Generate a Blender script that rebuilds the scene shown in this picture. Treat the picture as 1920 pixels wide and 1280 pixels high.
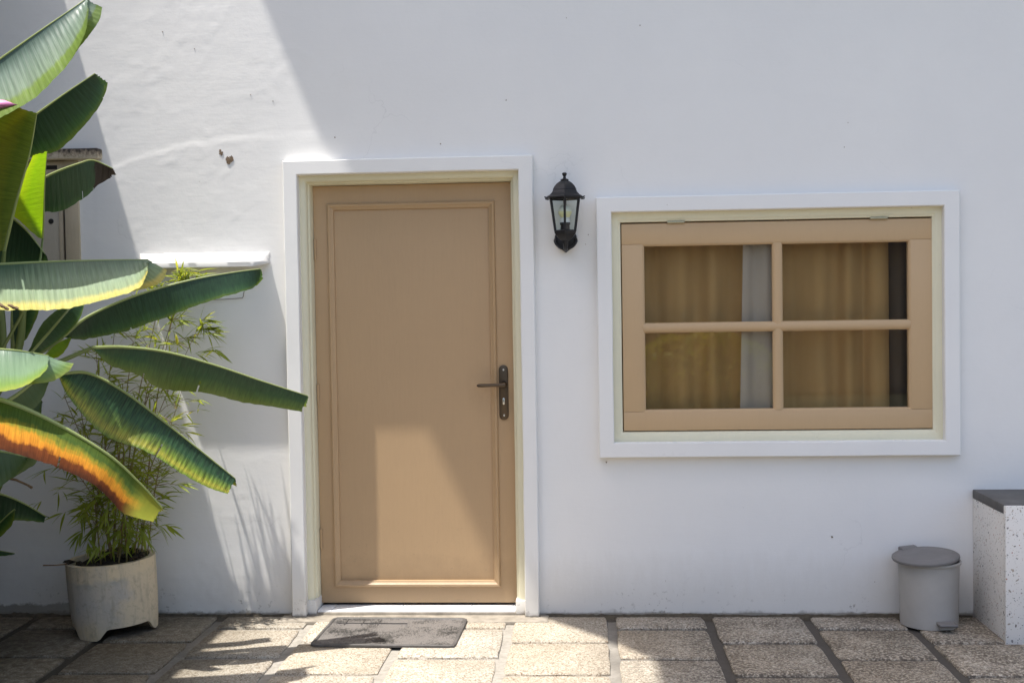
import bpy, bmesh, math, random
from mathutils import Vector, Matrix, noise
R = math.radians
for o in list(bpy.data.objects): bpy.data.objects.remove(o, do_unlink=True)
scene = bpy.context.scene
COL = scene.collection
random.seed(7)

# ------------------------------------------------------------------ camera
FPX, YAW, PITCH, ROLL = 2265.60, R(-3.56891132), R(1.92171082), R(0.90815999)
CAM = Vector((0.04708, -5.67, 1.48758))
_fw = Vector((math.sin(YAW)*math.cos(PITCH), math.cos(YAW)*math.cos(PITCH), -math.sin(PITCH)))
_rt = Vector((math.cos(YAW), -math.sin(YAW), 0))
_dn = _fw.cross(_rt)
_r = _rt*math.cos(ROLL) + _dn*math.sin(ROLL)
_d = -_rt*math.sin(ROLL) + _dn*math.cos(ROLL)
cam_data = bpy.data.cameras.new('camera')
cam_data.sensor_width = 36.0
cam_data.lens = FPX/1920*36.0
cam_data.clip_end = 400
cam = bpy.data.objects.new('camera', cam_data); COL.objects.link(cam)
m3 = Matrix((_r, -_d, -_fw)).transposed()
cam.matrix_world = Matrix.Translation(CAM) @ m3.to_4x4()
scene.camera = cam

def at(px, py, y):
    """point of the place at depth y (metres from the house wall) seen at a photo pixel"""
    v = (px-960)/FPX*_r + (py-640)/FPX*_d + _fw
    return CAM + v*((y-CAM.y)/v.y)

# ------------------------------------------------------------------ light
SUN = Vector((0.2664, 0.13, -1.0)).normalized()         # the way the light travels
EL = math.asin(-SUN.z); AZ = math.atan2(-SUN.x, -SUN.y)
world = bpy.data.worlds.new('World'); scene.world = world; world.use_nodes = True
wn = world.node_tree; wn.nodes.clear()
wo = wn.nodes.new('ShaderNodeOutputWorld'); bg = wn.nodes.new('ShaderNodeBackground')
sky = wn.nodes.new('ShaderNodeTexSky'); sky.sky_type = 'NISHITA'; sky.sun_disc = False
sky.sun_elevation = EL; sky.sun_rotation = AZ % (2*math.pi); sky.air_density = 1.0; sky.dust_density = 3.0; sky.ozone_density = 1.0
wn.links.new(sky.outputs[0], bg.inputs[0]); wn.links.new(bg.outputs[0], wo.inputs[0])
bg.inputs[1].default_value = 0.15
sl = bpy.data.lights.new('sun', 'SUN'); sl.energy = 3.75; sl.angle = R(0.55); sl.color = (1.0, 0.985, 0.955)
so = bpy.data.objects.new('sun', sl); COL.objects.link(so)
so.rotation_euler = SUN.to_track_quat('-Z', 'Y').to_euler(); so.location = (-3, -3, 9)

scene.view_settings.view_transform = 'Standard'
scene.view_settings.look = 'None'
scene.view_settings.exposure = 1.06
scene.view_settings.use_white_balance = True          # camera balanced for the shade
scene.view_settings.white_balance_temperature = 6750
scene.view_settings.white_balance_tint = 10
scene.view_settings.gamma = 1.0
scene.view_settings.use_curve_mapping = False
scene.render.engine = 'CYCLES'
scene.render.resolution_x = 1024; scene.render.resolution_y = 682
scene.cycles.max_bounces = 10; scene.cycles.diffuse_bounces = 6
scene.cycles.transparent_max_bounces = 16

# ------------------------------------------------------------------ material helpers
class Mat:
    def __init__(s, name, color=(.8, .8, .8), rough=.6, spec=.5, metal=0.0):
        s.m = bpy.data.materials.new(name); s.m.use_nodes = True
        s.nt = s.m.node_tree; s.nt.nodes.clear()
        s.out = s.nt.nodes.new('ShaderNodeOutputMaterial')
        s.b = s.nt.nodes.new('ShaderNodeBsdfPrincipled')
        s.nt.links.new(s.b.outputs[0], s.out.inputs[0])
        s.set('Base Color', color if len(color) == 4 else (*color, 1)); s.set('Roughness', rough)
        s.set('Specular IOR Level', spec); s.set('Metallic', metal)
        s._tc = None
    def set(s, k, v):
        if hasattr(v, 'is_output'): s.nt.links.new(v, s.b.inputs[k])
        else: s.b.inputs[k].default_value = v
    def n(s, t, **kw):
        nd = s.nt.nodes.new(t)
        for k, v in kw.items(): setattr(nd, k, v)
        return nd
    def inp(s, nd, k, v):
        if hasattr(v, 'is_output'): s.nt.links.new(v, nd.inputs[k])
        else:
            if isinstance(v, tuple) and len(v) == 3 and nd.inputs[k].type == 'RGBA': v = (*v, 1)
            nd.inputs[k].default_value = v
    def coord(s, which='Object'):
        if s._tc is None: s._tc = s.n('ShaderNodeTexCoord')
        return s._tc.outputs[which]
    def pos(s):
        g = s.n('ShaderNodeNewGeometry'); return g.outputs['Position']
    def mapped(s, vec, scale=(1, 1, 1), rot=(0, 0, 0)):
        mp = s.n('ShaderNodeMapping'); s.inp(mp, 'Vector', vec); mp.inputs['Scale'].default_value = scale
        mp.inputs['Rotation'].default_value = rot
        return mp.outputs[0]
    def noise(s, vec, scale=5, detail=4, rough=.55, dist=0.0):
        nd = s.n('ShaderNodeTexNoise'); s.inp(nd, 'Vector', vec)
        nd.inputs['Scale'].default_value = scale; nd.inputs['Detail'].default_value = detail
        nd.inputs['Roughness'].default_value = rough; nd.inputs['Distortion'].default_value = dist
        return nd.outputs['Fac']
    def voronoi(s, vec, scale=20, feature='F1'):
        nd = s.n('ShaderNodeTexVoronoi', feature=feature); s.inp(nd, 'Vector', vec); nd.inputs['Scale'].default_value = scale
        return nd
    def ramp(s, fac, stops, interp='LINEAR'):
        nd = s.n('ShaderNodeValToRGB'); cr = nd.color_ramp; cr.interpolation = interp
        while len(cr.elements) < len(stops): cr.elements.new(.5)
        for e, (p, c) in zip(cr.elements, stops):
            e.position = p; e.color = (c, c, c, 1) if not isinstance(c, tuple) else (*c, 1)
        s.inp(nd, 'Fac', fac); return nd.outputs[0]
    def math(s, op, a, b=0.0, c=None, clamp=False):
        nd = s.n('ShaderNodeMath', operation=op, use_clamp=clamp); s.inp(nd, 0, a); s.inp(nd, 1, b)
        if c is not None: s.inp(nd, 2, c)
        return nd.outputs[0]
    def mix(s, fac, a, b, blend='MIX'):
        nd = s.n('ShaderNodeMix', data_type='RGBA', blend_type=blend)
        s.inp(nd, 0, fac)
        for k, v in ((6, a), (7, b)):
            s.inp(nd, k, v)
        return nd.outputs[2]
    def sep(s, vec):
        nd = s.n('ShaderNodeSeparateXYZ'); s.inp(nd, 0, vec); return nd.outputs
    def comb(s, x, y, z=0.0):
        nd = s.n('ShaderNodeCombineXYZ'); s.inp(nd, 0, x); s.inp(nd, 1, y); s.inp(nd, 2, z); return nd.outputs[0]
    def bump(s, h, strength=.3, dist=.01, prev=None):
        nd = s.n('ShaderNodeBump'); nd.inputs['Strength'].default_value = strength; nd.inputs['Distance'].default_value = dist
        s.inp(nd, 'Height', h)
        if prev is not None: s.inp(nd, 'Normal', prev)
        s.set('Normal', nd.outputs[0]); return nd.outputs[0]
    def rand(s):
        return s.n('ShaderNodeObjectInfo').outputs['Random']

# plaster -----------------------------------------------------------
def plaster(name, col, dirt=True, rough_amt=1.0, specks=True):
    a = Mat(name, col, .88, .25); p = a.pos()
    big = a.noise(p, 1.3, 4, .6); mid = a.noise(p, 7, 5, .6); fine = a.noise(p, 55, 4, .6)
    c = a.mix(a.ramp(big, [(.35, 0), (.75, 1)]), tuple(x*1.0 for x in col), tuple(x*f for x, f in zip(col, (.955, .957, .965))))
    c = a.mix(a.ramp(mid, [(.45, 0), (.8, .5)]), c, tuple(x*.95 for x in col))
    if specks:
        v = a.voronoi(p, 9.0); v.inputs['Randomness'].default_value = 1
        col_r = a.sep(v.outputs['Color'])[0]
        lim = a.math('MULTIPLY', a.math('GREATER_THAN', col_r, .86), .011)
        sp = a.math('LESS_THAN', v.outputs['Distance'], a.math('MULTIPLY', lim, a.math('ADD', a.math('MULTIPLY', col_r, 3.0), -1.5)))
        c = a.mix(a.math('MULTIPLY', sp, .75), c, (.20, .17, .13))
        v2 = a.voronoi(p, 3.1)
        c2 = a.sep(v2.outputs['Color'])[1]
        wob = a.math('ADD', v2.outputs['Distance'], a.math('MULTIPLY', fine, .02))
        sp2 = a.math('LESS_THAN', wob, a.math('MULTIPLY', a.math('GREATER_THAN', c2, .55), .0235))
        c = a.mix(a.math('MULTIPLY', sp2, .55), c, (.42, .37, .29))
    if dirt:
        z = a.sep(p)[2]
        g1 = a.noise(p, 11, 6, .7); g2 = a.noise(a.mapped(p, (6, 1, 1.5)), 4, 5, .7)
        edge = a.math('ADD', z, a.math('MULTIPLY', g1, -.075))
        base = a.ramp(edge, [(.0, 1), (.012, .75), (.03, 0)]) if False else a.ramp(a.math('MULTIPLY_ADD', edge, 5.0, .5), [(.36, 1), (.39, .6), (.42, 0)])
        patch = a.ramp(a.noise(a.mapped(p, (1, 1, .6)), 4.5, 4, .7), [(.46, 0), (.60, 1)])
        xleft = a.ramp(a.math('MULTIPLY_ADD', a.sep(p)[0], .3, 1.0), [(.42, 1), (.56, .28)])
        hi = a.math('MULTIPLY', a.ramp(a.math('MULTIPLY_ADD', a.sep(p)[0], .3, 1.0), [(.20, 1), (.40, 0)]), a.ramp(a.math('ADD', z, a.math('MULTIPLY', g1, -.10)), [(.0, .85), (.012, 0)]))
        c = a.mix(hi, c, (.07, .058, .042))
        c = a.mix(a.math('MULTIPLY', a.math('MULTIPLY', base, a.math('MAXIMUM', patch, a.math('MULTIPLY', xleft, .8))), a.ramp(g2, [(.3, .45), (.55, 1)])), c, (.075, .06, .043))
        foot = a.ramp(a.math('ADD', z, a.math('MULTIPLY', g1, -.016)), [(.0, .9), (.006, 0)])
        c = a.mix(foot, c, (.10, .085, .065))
        moss = a.math('MULTIPLY', a.ramp(a.noise(p, 34, 4, .65), [(.585, 0), (.63, .85)]), a.ramp(z, [(.02, 1), (.17, 0)]))
        c = a.mix(a.math('MULTIPLY', moss, patch), c, (.12, .10, .08))
        film = a.ramp(a.math('MULTIPLY_ADD', z, 1.0, a.math('MULTIPLY', g2, -.18)), [(.0, .38), (.22, 0)])
        c = a.mix(film, c, (.50, .46, .39))
    # hairline cracks, very faint
    vc = a.voronoi(a.mapped(p, (1, 1, 1.3)), 1.15, 'DISTANCE_TO_EDGE')
    wv = a.n('ShaderNodeVectorMath', operation='ADD'); a.inp(wv, 0, p); nz = a.n('ShaderNodeTexNoise'); a.inp(nz, 'Vector', p); nz.inputs['Scale'].default_value = 5; nz.inputs['Detail'].default_value = 5
    sc_ = a.n('ShaderNodeVectorMath', operation='SCALE'); a.inp(sc_, 0, nz.outputs['Color']); sc_.inputs['Scale'].default_value = .35; a.inp(wv, 1, sc_.outputs[0]); a.inp(vc, 'Vector', wv.outputs[0])
    crack = a.math('MULTIPLY', a.ramp(vc.outputs['Distance'], [(.0, 1), (.0035, 0)]), a.ramp(a.noise(p, 1.7, 3), [(.52, 0), (.66, .30)]))
    c = a.mix(crack, c, tuple(x*.62 for x in col))
    a.set('Base Color', c)
    trowel = a.noise(a.mapped(p, (3, 1, 22)), 3.0, 4, .6)
    b1 = a.bump(mid, .045*rough_amt, .03)
    b2 = a.bump(trowel, .035*rough_amt, .012, b1)
    a.bump(fine, .08*rough_amt, .004, b2)
    return a.m
WHITE = (.80, .788, .762)
M = {}
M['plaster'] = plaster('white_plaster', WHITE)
M['trim'] = plaster('white_trim_plaster', (.81, .80, .775), True, .45, True)
M['ledge'] = plaster('ledge_plaster', (.60, .59, .57), False, .9, False)

def paint(name, col, rough=.45, wear=.5, scale=3.0, bumpy=.12, chips=None, grime=False):
    a = Mat(name, col, rough, .4); p = a.pos()
    n1 = a.noise(p, scale, 5, .6); n2 = a.noise(a.mapped(p, (8, 8, 1.2)), 9, 4, .6)
    c = a.mix(a.ramp(n1, [(.35, 0), (.75, wear)]), col, tuple(x*.84 for x in col))
    c = a.mix(a.ramp(n2, [(.5, 0), (.9, .35)]), c, tuple(x*.88 for x in col))
    if chips:
        n3 = a.noise(a.mapped(p, (.5, 1, 2.5)), 42, 3, .6)
        c = a.mix(a.ramp(n3, [(.735, 0), (.755, .8)]), c, chips)
    if grime:
        z = a.sep(p)[2]; gn = a.noise(p, 9, 5, .7); br = a.noise(a.mapped(p, (60, 60, 1.4)), 2.2, 3, .6)
        c = a.mix(a.ramp(br, [(.4, 0), (.75, .10)]), c, tuple(x*.80 for x in col))
        c = a.mix(a.ramp(a.math('ADD', z, a.math('MULTIPLY', gn, -.22)), [(-.0, .5), (.16, 0)]), c, tuple(x*.55 for x in col))
        spl = a.math('MULTIPLY', a.ramp(a.noise(p, 70, 3, .6), [(.66, 0), (.70, .6)]), a.ramp(z, [(.05, 1), (.55, 0)]))
        c = a.mix(spl, c, (.26, .20, .13))
        dx = a.math('SUBTRACT', a.sep(p)[0], -.40); dz = a.math('SUBTRACT', z, 1.07)
        dist = a.math('SQRT', a.math('ADD', a.math('MULTIPLY', dx, dx), a.math('MULTIPLY', dz, dz)))
        c = a.mix(a.math('MULTIPLY', a.ramp(dist, [(.02, .45), (.16, 0)]), a.ramp(gn, [(.35, .1), (.65, 1)])), c, tuple(x*.62 for x in col))
        c = a.mix(a.ramp(a.noise(p, 120, 2, .5), [(.76, 0), (.79, .5)]), c, (.16, .11, .07))
    a.set('Base Color', c)
    a.set('Roughness', a.ramp(n1, [(.3, rough-.05), (.8, min(1, rough+.18))]))
    b = a.bump(n2, bumpy, .004); a.bump(a.noise(p, 160, 2), bumpy*.6, .001, b)
    return a.m
M['cream'] = paint('cream_frame_paint', (.74, .70, .52), .5, .4, 2.5, .1, (.20, .14, .08))
M['tan'] = paint('tan_door_paint', (.475, .32, .18), .42, .35, 1.6, .22, None, True)
M['sash'] = paint('tan_sash_paint', (.53, .365, .205), .45, .3, 2.0, .12, None)
M['bronze'] = paint('dark_bronze', (.10, .074, .050), .34, .4, 8, .05); M['bronze'].node_tree.nodes['Principled BSDF'].inputs['Metallic'].default_value = .75
M['steel'] = Mat('bright_steel', (.62, .60, .55), .3, .5, 1.0).m
M['brass'] = Mat('aged_hinge_metal', (.42, .38, .26), .42, .5, .9).m
M['black_metal'] = paint('black_lantern_metal', (.016, .016, .018), .42, .5, 14, .15)
M['rubber'] = Mat('dark_gap', (.02, .018, .015), .9).m  # near-black fill, painted for the shade inside gaps and holes

def glass(name, tint=(1, 1, 1), ior=1.5, rough=0.0):
    m = bpy.data.materials.new(name); m.use_nodes = True; nt = m.node_tree; nt.nodes.clear()
    o = nt.nodes.new('ShaderNodeOutputMaterial'); mx = nt.nodes.new('ShaderNodeMixShader')
    t = nt.nodes.new('ShaderNodeBsdfTransparent'); t.inputs[0].default_value = (*tint, 1)
    g = nt.nodes.new('ShaderNodeBsdfGlossy'); g.inputs['Roughness'].default_value = rough
    f = nt.nodes.new('ShaderNodeFresnel'); gm = nt.nodes.new('ShaderNodeNewGeometry'); mr = nt.nodes.new('ShaderNodeMapRange')
    mr.inputs['To Min'].default_value = ior; mr.inputs['To Max'].default_value = 1/ior
    nt.links.new(gm.outputs['Backfacing'], mr.inputs['Value']); nt.links.new(mr.outputs[0], f.inputs[0])
    nt.links.new(f.outputs[0], mx.inputs[0]); nt.links.new(t.outputs[0], mx.inputs[1]); nt.links.new(g.outputs[0], mx.inputs[2])
    nt.links.new(mx.outputs[0], o.inputs[0]); return m
M['glass'] = glass('window_glass', (.97, .98, .96), 1.6)
M['lamp_glass'] = glass('lantern_glass', (.90, .95, .94), 1.45, .02)

# ground ------------------------------------------------------------
def slab_mat():
    a = Mat('pebble_slab', (.5, .45, .36), .85, .3); p = a.pos()
    rnd = a.rand()
    off = a.n('ShaderNodeVectorMath', operation='ADD'); a.inp(off, 0, p); a.inp(off, 1, a.comb(a.math('MULTIPLY', rnd, 13.0), a.math('MULTIPLY', rnd, 7.0)))
    q = off.outputs[0]
    grain = a.voronoi(q, 190.0); g = a.sep(grain.outputs['Color'])
    c = a.ramp(g[0], [(0, (.27, .235, .185)), (.35, (.41, .37, .31)), (.7, (.485, .445, .38)), (1, (.56, .525, .46))])
    c = a.mix(a.math('MULTIPLY', a.math('GREATER_THAN', g[1], .86), .8), c, (.17, .115, .07))
    big = a.noise(q, 5.5, 5, .65); mid = a.noise(q, 26, 5, .7)
    c = a.mix(a.ramp(big, [(.45, 0), (.75, .5)]), c, (.30, .265, .21))
    dark = a.math('MULTIPLY', a.ramp(mid, [(.52, 0), (.66, 1)]), a.ramp(a.noise(q, 3.1, 3), [(.40, .10), (.60, .9)]))
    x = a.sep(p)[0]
    stain_right = a.ramp(a.math('MULTIPLY_ADD', x, .25, .45), [(.44, .12), (.58, 1)])  # dark stains come in towards the right
    blot = a.math('MULTIPLY', a.ramp(a.noise(q, 75, 3, .6), [(.42, 0), (.56, .9)]), a.math('MULTIPLY', stain_right, a.ramp(big, [(.3, .25), (.55, 1)])))
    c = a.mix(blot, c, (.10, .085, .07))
    c = a.mix(a.math('MULTIPLY', dark, stain_right), c, (.085, .07, .055))
    dirt_shade_left = a.ramp(a.math('MULTIPLY_ADD', a.math('ADD', x, a.math('MULTIPLY', big, .5)), .5, 1.0), [(.0, .95), (.30, .72), (.46, 0)])  # dirt and moss tone, darkened further to carry the deep shade at left
    c = a.mix(a.math('MULTIPLY', dirt_shade_left, a.ramp(mid, [(.3, .55), (.6, 1)])), c, (.085, .07, .047))
    hue = a.ramp(rnd, [(0, (.80, .78, .75)), (.3, (1.05, 1.04, 1.02)), (.6, (.92, .88, .82)), (1, (1.08, 1.05, 1.0))])
    c = a.mix(1.0, c, hue, 'MULTIPLY')
    a.set('Base Color', c)
    b = a.bump(grain.outputs['Distance'], .5, .004); a.bump(mid, .35, .008, b)
    return a.m
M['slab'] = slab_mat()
def mortar_mat():
    a = Mat('grey_mortar', (.3, .28, .25), .92, .2); p = a.pos()
    n1 = a.noise(p, 3, 5, .6); n2 = a.noise(p, 40, 5, .7); x = a.sep(p)[0]
    c = a.mix(a.ramp(n2, [(.3, 0), (.8, 1)]), (.36, .335, .295), (.21, .19, .16))
    dark_right = a.ramp(a.math('ADD', x, a.math('MULTIPLY', n1, .6)), [(.30, 0), (.62, 1)])  # mortar darker towards the right
    wl = a.ramp(a.math('MULTIPLY_ADD', a.math('ADD', x, a.math('MULTIPLY', n1, .5)), .5, 1.0), [(.08, 1), (.40, 0)])  # left joints darkened like the slabs, dirt together with painted shade
    c = a.mix(dark_right, c, a.mix(n2, (.06, .053, .047), (.105, .095, .082)))
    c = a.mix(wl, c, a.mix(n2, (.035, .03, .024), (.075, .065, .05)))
    yy = a.sep(p)[1]; wallside = a.ramp(a.math('ADD', yy, a.math('MULTIPLY_ADD', a.noise(p, 9, 4, .65), .12, .04)), [(.015, 0), (.035, .9)])
    c = a.mix(wallside, c, a.mix(n2, (.035, .029, .022), (.09, .075, .057)))
    a.set('Base Color', c); a.bump(n2, .5, .006); return a.m
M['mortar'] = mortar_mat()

def terrazzo():
    a = Mat('white_terrazzo', (.7, .7, .68), .55, .35); p = a.pos()
    c = a.mix(a.noise(p, 8, 4), (.80, .775, .735), (.72, .70, .66))
    w = a.n('ShaderNodeVectorMath', operation='ADD'); a.inp(w, 0, p)
    nn = a.n('ShaderNodeTexNoise'); a.inp(nn, 'Vector', p); nn.inputs['Scale'].default_value = 60
    sc = a.n('ShaderNodeVectorMath', operation='SCALE'); a.inp(sc, 0, nn.outputs['Color']); sc.inputs['Scale'].default_value = .02
    a.inp(w, 1, sc.outputs[0]); q = w.outputs[0]
    for scl, lim, keep in ((62, .34, .42), (130, .38, .35)):
        v = a.voronoi(q, scl); k = a.sep(v.outputs['Color'])
        on = a.math('MULTIPLY', a.math('GREATER_THAN', k[0], keep), a.math('LESS_THAN', v.outputs['Distance'], a.math('MULTIPLY', k[1], lim)))
        chip = a.ramp(k[2], [(0, (.10, .085, .075)), (.25, (.33, .28, .22)), (.45, (.36, .13, .07)), (.62, (.40, .33, .25)), (.8, (.20, .20, .20)), (1, (.5, .42, .32))], 'CONSTANT')
        c = a.mix(a.math('MULTIPLY', on, .88), c, chip)
    a.set('Base Color', c); a.bump(a.noise(p, 70, 3), .1, .003); return a.m
M['terrazzo'] = terrazzo()
def cement(name, c1, c2, scale=6, rough=.8, bump=.3):
    a = Mat(name, c1, rough, .3); p = a.pos()
    n1 = a.noise(p, scale, 6, .65); n2 = a.noise(p, scale*9, 4, .6)
    c = a.mix(a.ramp(n1, [(.35, 0), (.68, 1)]), c1, c2)
    c = a.mix(a.ramp(n2, [(.6, 0), (.8, .5)]), c, tuple(x*.6 for x in c1))
    a.set('Base Color', c); a.bump(n2, bump, .004); return a.m
M['dark_cement'] = cement('dark_cement', (.085, .083, .080), (.16, .155, .148), 5, .75)
M['step_cement'] = cement('step_cement', (.34, .30, .245), (.20, .175, .14), 14, .9)
M['soil'] = cement('dark_soil', (.022, .016, .011), (.05, .038, .026), 30, .95, 1.0)
M['wall_dirt'] = cement('wall_foot_dirt', (.055, .045, .033), (.105, .088, .062), 45, .95, .8)
M['brown_chip'] = cement('bare_brown_render', (.13, .088, .055), (.27, .20, .14), 60, .95)
M['roof'] = cement('roof_sheet', (.30, .26, .22), (.22, .19, .165), 3, .85)
M['lawn'] = cement('garden_soil', (.03, .034, .018), (.05, .05, .028), 9, .9, 1.0)
M['dark_blocker'] = cement('dark_blocker_wall', (.10, .075, .055), (.14, .11, .08), 4, .8)  # dark so the added left wall throws back little light
M['bark'] = cement('brown_stem', (.12, .075, .042), (.20, .13, .07), 40, .7)

def mould_lintel():
    a = Mat('mouldy_lintel', (.4, .34, .26), .9); p = a.pos()
    n1 = a.noise(p, 60, 5, .7); x, y, z = a.sep(p)
    big = a.noise(p, 9, 3)
    f = a.math('ADD', a.math('MULTIPLY', a.math('SUBTRACT', z, 2.215), 9.0), a.math('ADD', a.math('MULTIPLY', n1, .9), a.math('MULTIPLY', big, .5)))
    a.set('Base Color', a.ramp(f, [(.55, (.56, .48, .36)), (.72, (.30, .24, .17)), (.9, (.05, .04, .032))])); a.bump(n1, .7, .008); return a.m
M['lintel'] = mould_lintel()
M['old_wood'] = paint('weathered_cream_wood', (.50, .42, .30), .7, .9, 7, .4, (.20, .13, .08))
M['old_panel'] = paint('weathered_grey_panel', (.44, .39, .31), .7, .9, 8, .4, (.16, .10, .06))

def pot_mat():
    a = Mat('stained_concrete_pot', (.5, .45, .36), .85, .25); p = a.coord('Object'); x, y, z = a.sep(p)
    n1 = a.noise(p, 7, 5, .6); n2 = a.noise(p, 45, 4, .65); n3 = a.noise(a.mapped(p, (1, 1, .35)), 12, 5, .6)
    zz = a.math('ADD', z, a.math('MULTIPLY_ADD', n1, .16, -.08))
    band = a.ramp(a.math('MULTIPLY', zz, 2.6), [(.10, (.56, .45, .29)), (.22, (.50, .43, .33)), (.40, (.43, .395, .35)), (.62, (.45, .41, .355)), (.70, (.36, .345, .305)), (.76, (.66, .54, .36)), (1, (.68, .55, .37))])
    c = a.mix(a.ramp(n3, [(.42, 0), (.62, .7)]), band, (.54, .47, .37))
    side = a.ramp(a.math('MULTIPLY_ADD', x, 2.2, a.math('MULTIPLY', n1, .5)), [(.46, 0), (.54, .85)])  # right side warmer: stain together with painted light off the sunlit floor
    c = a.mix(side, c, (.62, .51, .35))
    c = a.mix(a.ramp(n2, [(.52, 0), (.70, .45)]), c, (.27, .235, .18))
    c = a.mix(a.ramp(a.noise(a.mapped(p, (3, 3, .5)), 9, 4, .65), [(.5, 0), (.66, .5)]), c, (.30, .265, .21))
    a.set('Base Color', c); a.bump(n2, .25, .004); return a.m
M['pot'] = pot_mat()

def mat_rubber():
    a = Mat('worn_black_doormat', (.1, .1, .1), .6, .4); p = a.pos()
    st = a.noise(a.mapped(p, (2.6, 1, 1), (0, 0, .9)), 55, 5, .75); n1 = a.noise(p, 5.5, 3, .6); n2 = a.noise(p, 160, 2)
    f = a.math('ADD', a.math('MULTIPLY', st, .8), a.math('MULTIPLY', n1, .75))
    c = a.ramp(f, [(.58, (.018, .017, .016)), (.69, (.06, .056, .052)), (.80, (.175, .16, .148))])
    a.set('Base Color', c); b = a.bump(st, .9, .008); a.bump(n2, .3, .002, b); return a.m
M['mat'] = mat_rubber()
M['mat_edge'] = cement('doormat_rim', (.075, .07, .066), (.13, .12, .112), 20, .6)
M['bin'] = paint('grey_bin_plastic', (.40, .385, .36), .5, .9, 7, .10, (.24, .22, .19))
M['bin_lid'] = paint('dark_grey_lid_plastic', (.19, .183, .18), .55, .6, 9, .06)
M['tile'] = Mat('white_glazed_tile', (.78, .79, .80), .22, .5).m
M['bulb'] = Mat('frosted_bulb', (.80, .78, .66), .35, .5).m
M['bulb_low'] = Mat('cream_bulb_collar', (.80, .74, .42), .4, .5).m
M['white_plastic'] = Mat('white_plastic', (.75, .75, .73), .4, .5).m
M['wire'] = Mat('rusty_wire', (.17, .13, .10), .6, .5, .4).m
M['inside'] = Mat('interior_paint', (.42, .34, .24), .9, .2).m

def cloth(name, c1, c2, transl=.25):
    a = Mat(name, c1, .9, .15); p = a.pos()
    n1 = a.noise(a.mapped(p, (9, 1, .8)), 2, 3, .5)
    c = a.mix(n1, c1, c2); a.set('Base Color', c)
    a.bump(a.noise(a.mapped(p, (1, 1, 1)), 400, 2), .2, .001)
    t = a.n('ShaderNodeBsdfTranslucent'); a.inp(t, 0, c); mx = a.n('ShaderNodeMixShader'); mx.inputs[0].default_value = transl
    a.nt.links.new(a.b.outputs[0], mx.inputs[1]); a.nt.links.new(t.outputs[0], mx.inputs[2]); a.nt.links.new(mx.outputs[0], a.out.inputs[0])
    return a.m
M['curtain'] = cloth('ochre_curtain_cloth', (.58, .365, .165), (.46, .275, .11))
M['dim_gap'] = cloth('dim_gap_cloth', (.20, .145, .10), (.14, .10, .07), .1)  # brown put in for the dim room showing at the gap
M['sheer'] = cloth('white_sheer_cloth', (.52, .45, .39), (.42, .36, .31), .2)

# leaves ------------------------------------------------------------
def leaf_mat(name, stops, tip=None, transl=.28, tcol=None, rough=.42, vein=.15, jag=.06, vf=150, bumpy=.20, coat=.0, spec=.5):
    """stops: colour across the blade, 0 at the midrib, 1 at the margin"""
    a = Mat(name, (.05, .1, .03), rough, spec); uv = a.coord('UV'); u, v, _ = a.sep(uv)
    stripe = a.noise(a.comb(a.math('MULTIPLY', u, vf), a.math('MULTIPLY', v, 2.2)), 1.0, 3, .6)
    slow = a.noise(a.comb(a.math('MULTIPLY', u, 9), a.math('MULTIPLY', v, 2.5)), 1.0, 4, .6)
    teeth = a.noise(a.comb(a.math('MULTIPLY', u, 60), a.math('MULTIPLY', v, 1.0)), 1.0, 4, .7)
    f = a.math('ADD', v, a.math('ADD', a.math('MULTIPLY_ADD', slow, jag*3.2, -jag*1.6), a.math('MULTIPLY_ADD', teeth, jag*1.8, -jag*.9)))
    c = a.ramp(f, stops)
    dark = a.n('ShaderNodeMix', data_type='RGBA', blend_type='MULTIPLY'); 
    k = a.ramp(stripe, [(.3, 1-vein*2.2), (.7, 1+vein)])
    c = a.mix(1.0, c, k, 'MULTIPLY')
    if tip:
        g = a.math('ADD', u, a.math('MULTIPLY_ADD', slow, .09, -.045))
        c = a.mix(a.ramp(g, [(tip[0], 0), (min(.999, tip[0]+tip[2]), 1)]), c, tip[1])
    a.set('Base Color', c)
    b = a.bump(stripe, bumpy, .003); a.bump(a.noise(a.comb(a.math('MULTIPLY', u, 30), a.math('MULTIPLY', v, 1.0)), 1, 2), .3, .006, b)
    if coat: a.set('Coat Weight', coat); a.set('Coat Roughness', .3)
    t = a.n('ShaderNodeBsdfTranslucent'); tc = a.mix(1.0, c, tcol or (1.9, 1.7, .75), 'MULTIPLY'); a.inp(t, 0, tc)
    mx = a.n('ShaderNodeMixShader'); mx.inputs[0].default_value = transl
    a.nt.links.new(a.b.outputs[0], mx.inputs[1]); a.nt.links.new(t.outputs[0], mx.inputs[2]); a.nt.links.new(mx.outputs[0], a.out.inputs[0])
    return a.m
DG = (.028, .075, .030); MG = (.045, .115, .035); YG = (.20, .27, .035); YE = (.52, .40, .07); PG = (.20, .28, .19)
M['leaf_dark'] = leaf_mat('dark_banana_leaf', [(0, (.022, .058, .026)), (.6, DG), (.85, MG), (1, (.12, .19, .03))])
M['leaf_mid'] = leaf_mat('green_banana_leaf', [(0, (.022, .062, .028)), (.45, (.036, .095, .03)), (.75, (.085, .15, .03)), (1, (.15, .20, .035))])
M['leaf_yellow'] = leaf_mat('yellow_edged_banana_leaf', [(0, (.026, .075, .035)), (.42, (.045, .12, .04)), (.68, (.19, .27, .04)), (.86, (.42, .40, .06)), (1, (.16, .26, .04))], transl=.34, vein=.34, jag=.05)
M['leaf_pale'] = leaf_mat('sunlit_pale_banana_leaf', [(0, (.06, .12, .075)), (.4, PG), (.78, (.22, .29, .16)), (.90, (.52, .45, .13)), (1, (.42, .40, .10))], transl=.2, vein=.14, rough=.42, coat=.1 )  # dark band by the rib and sunlit paleness painted across the blade
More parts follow.
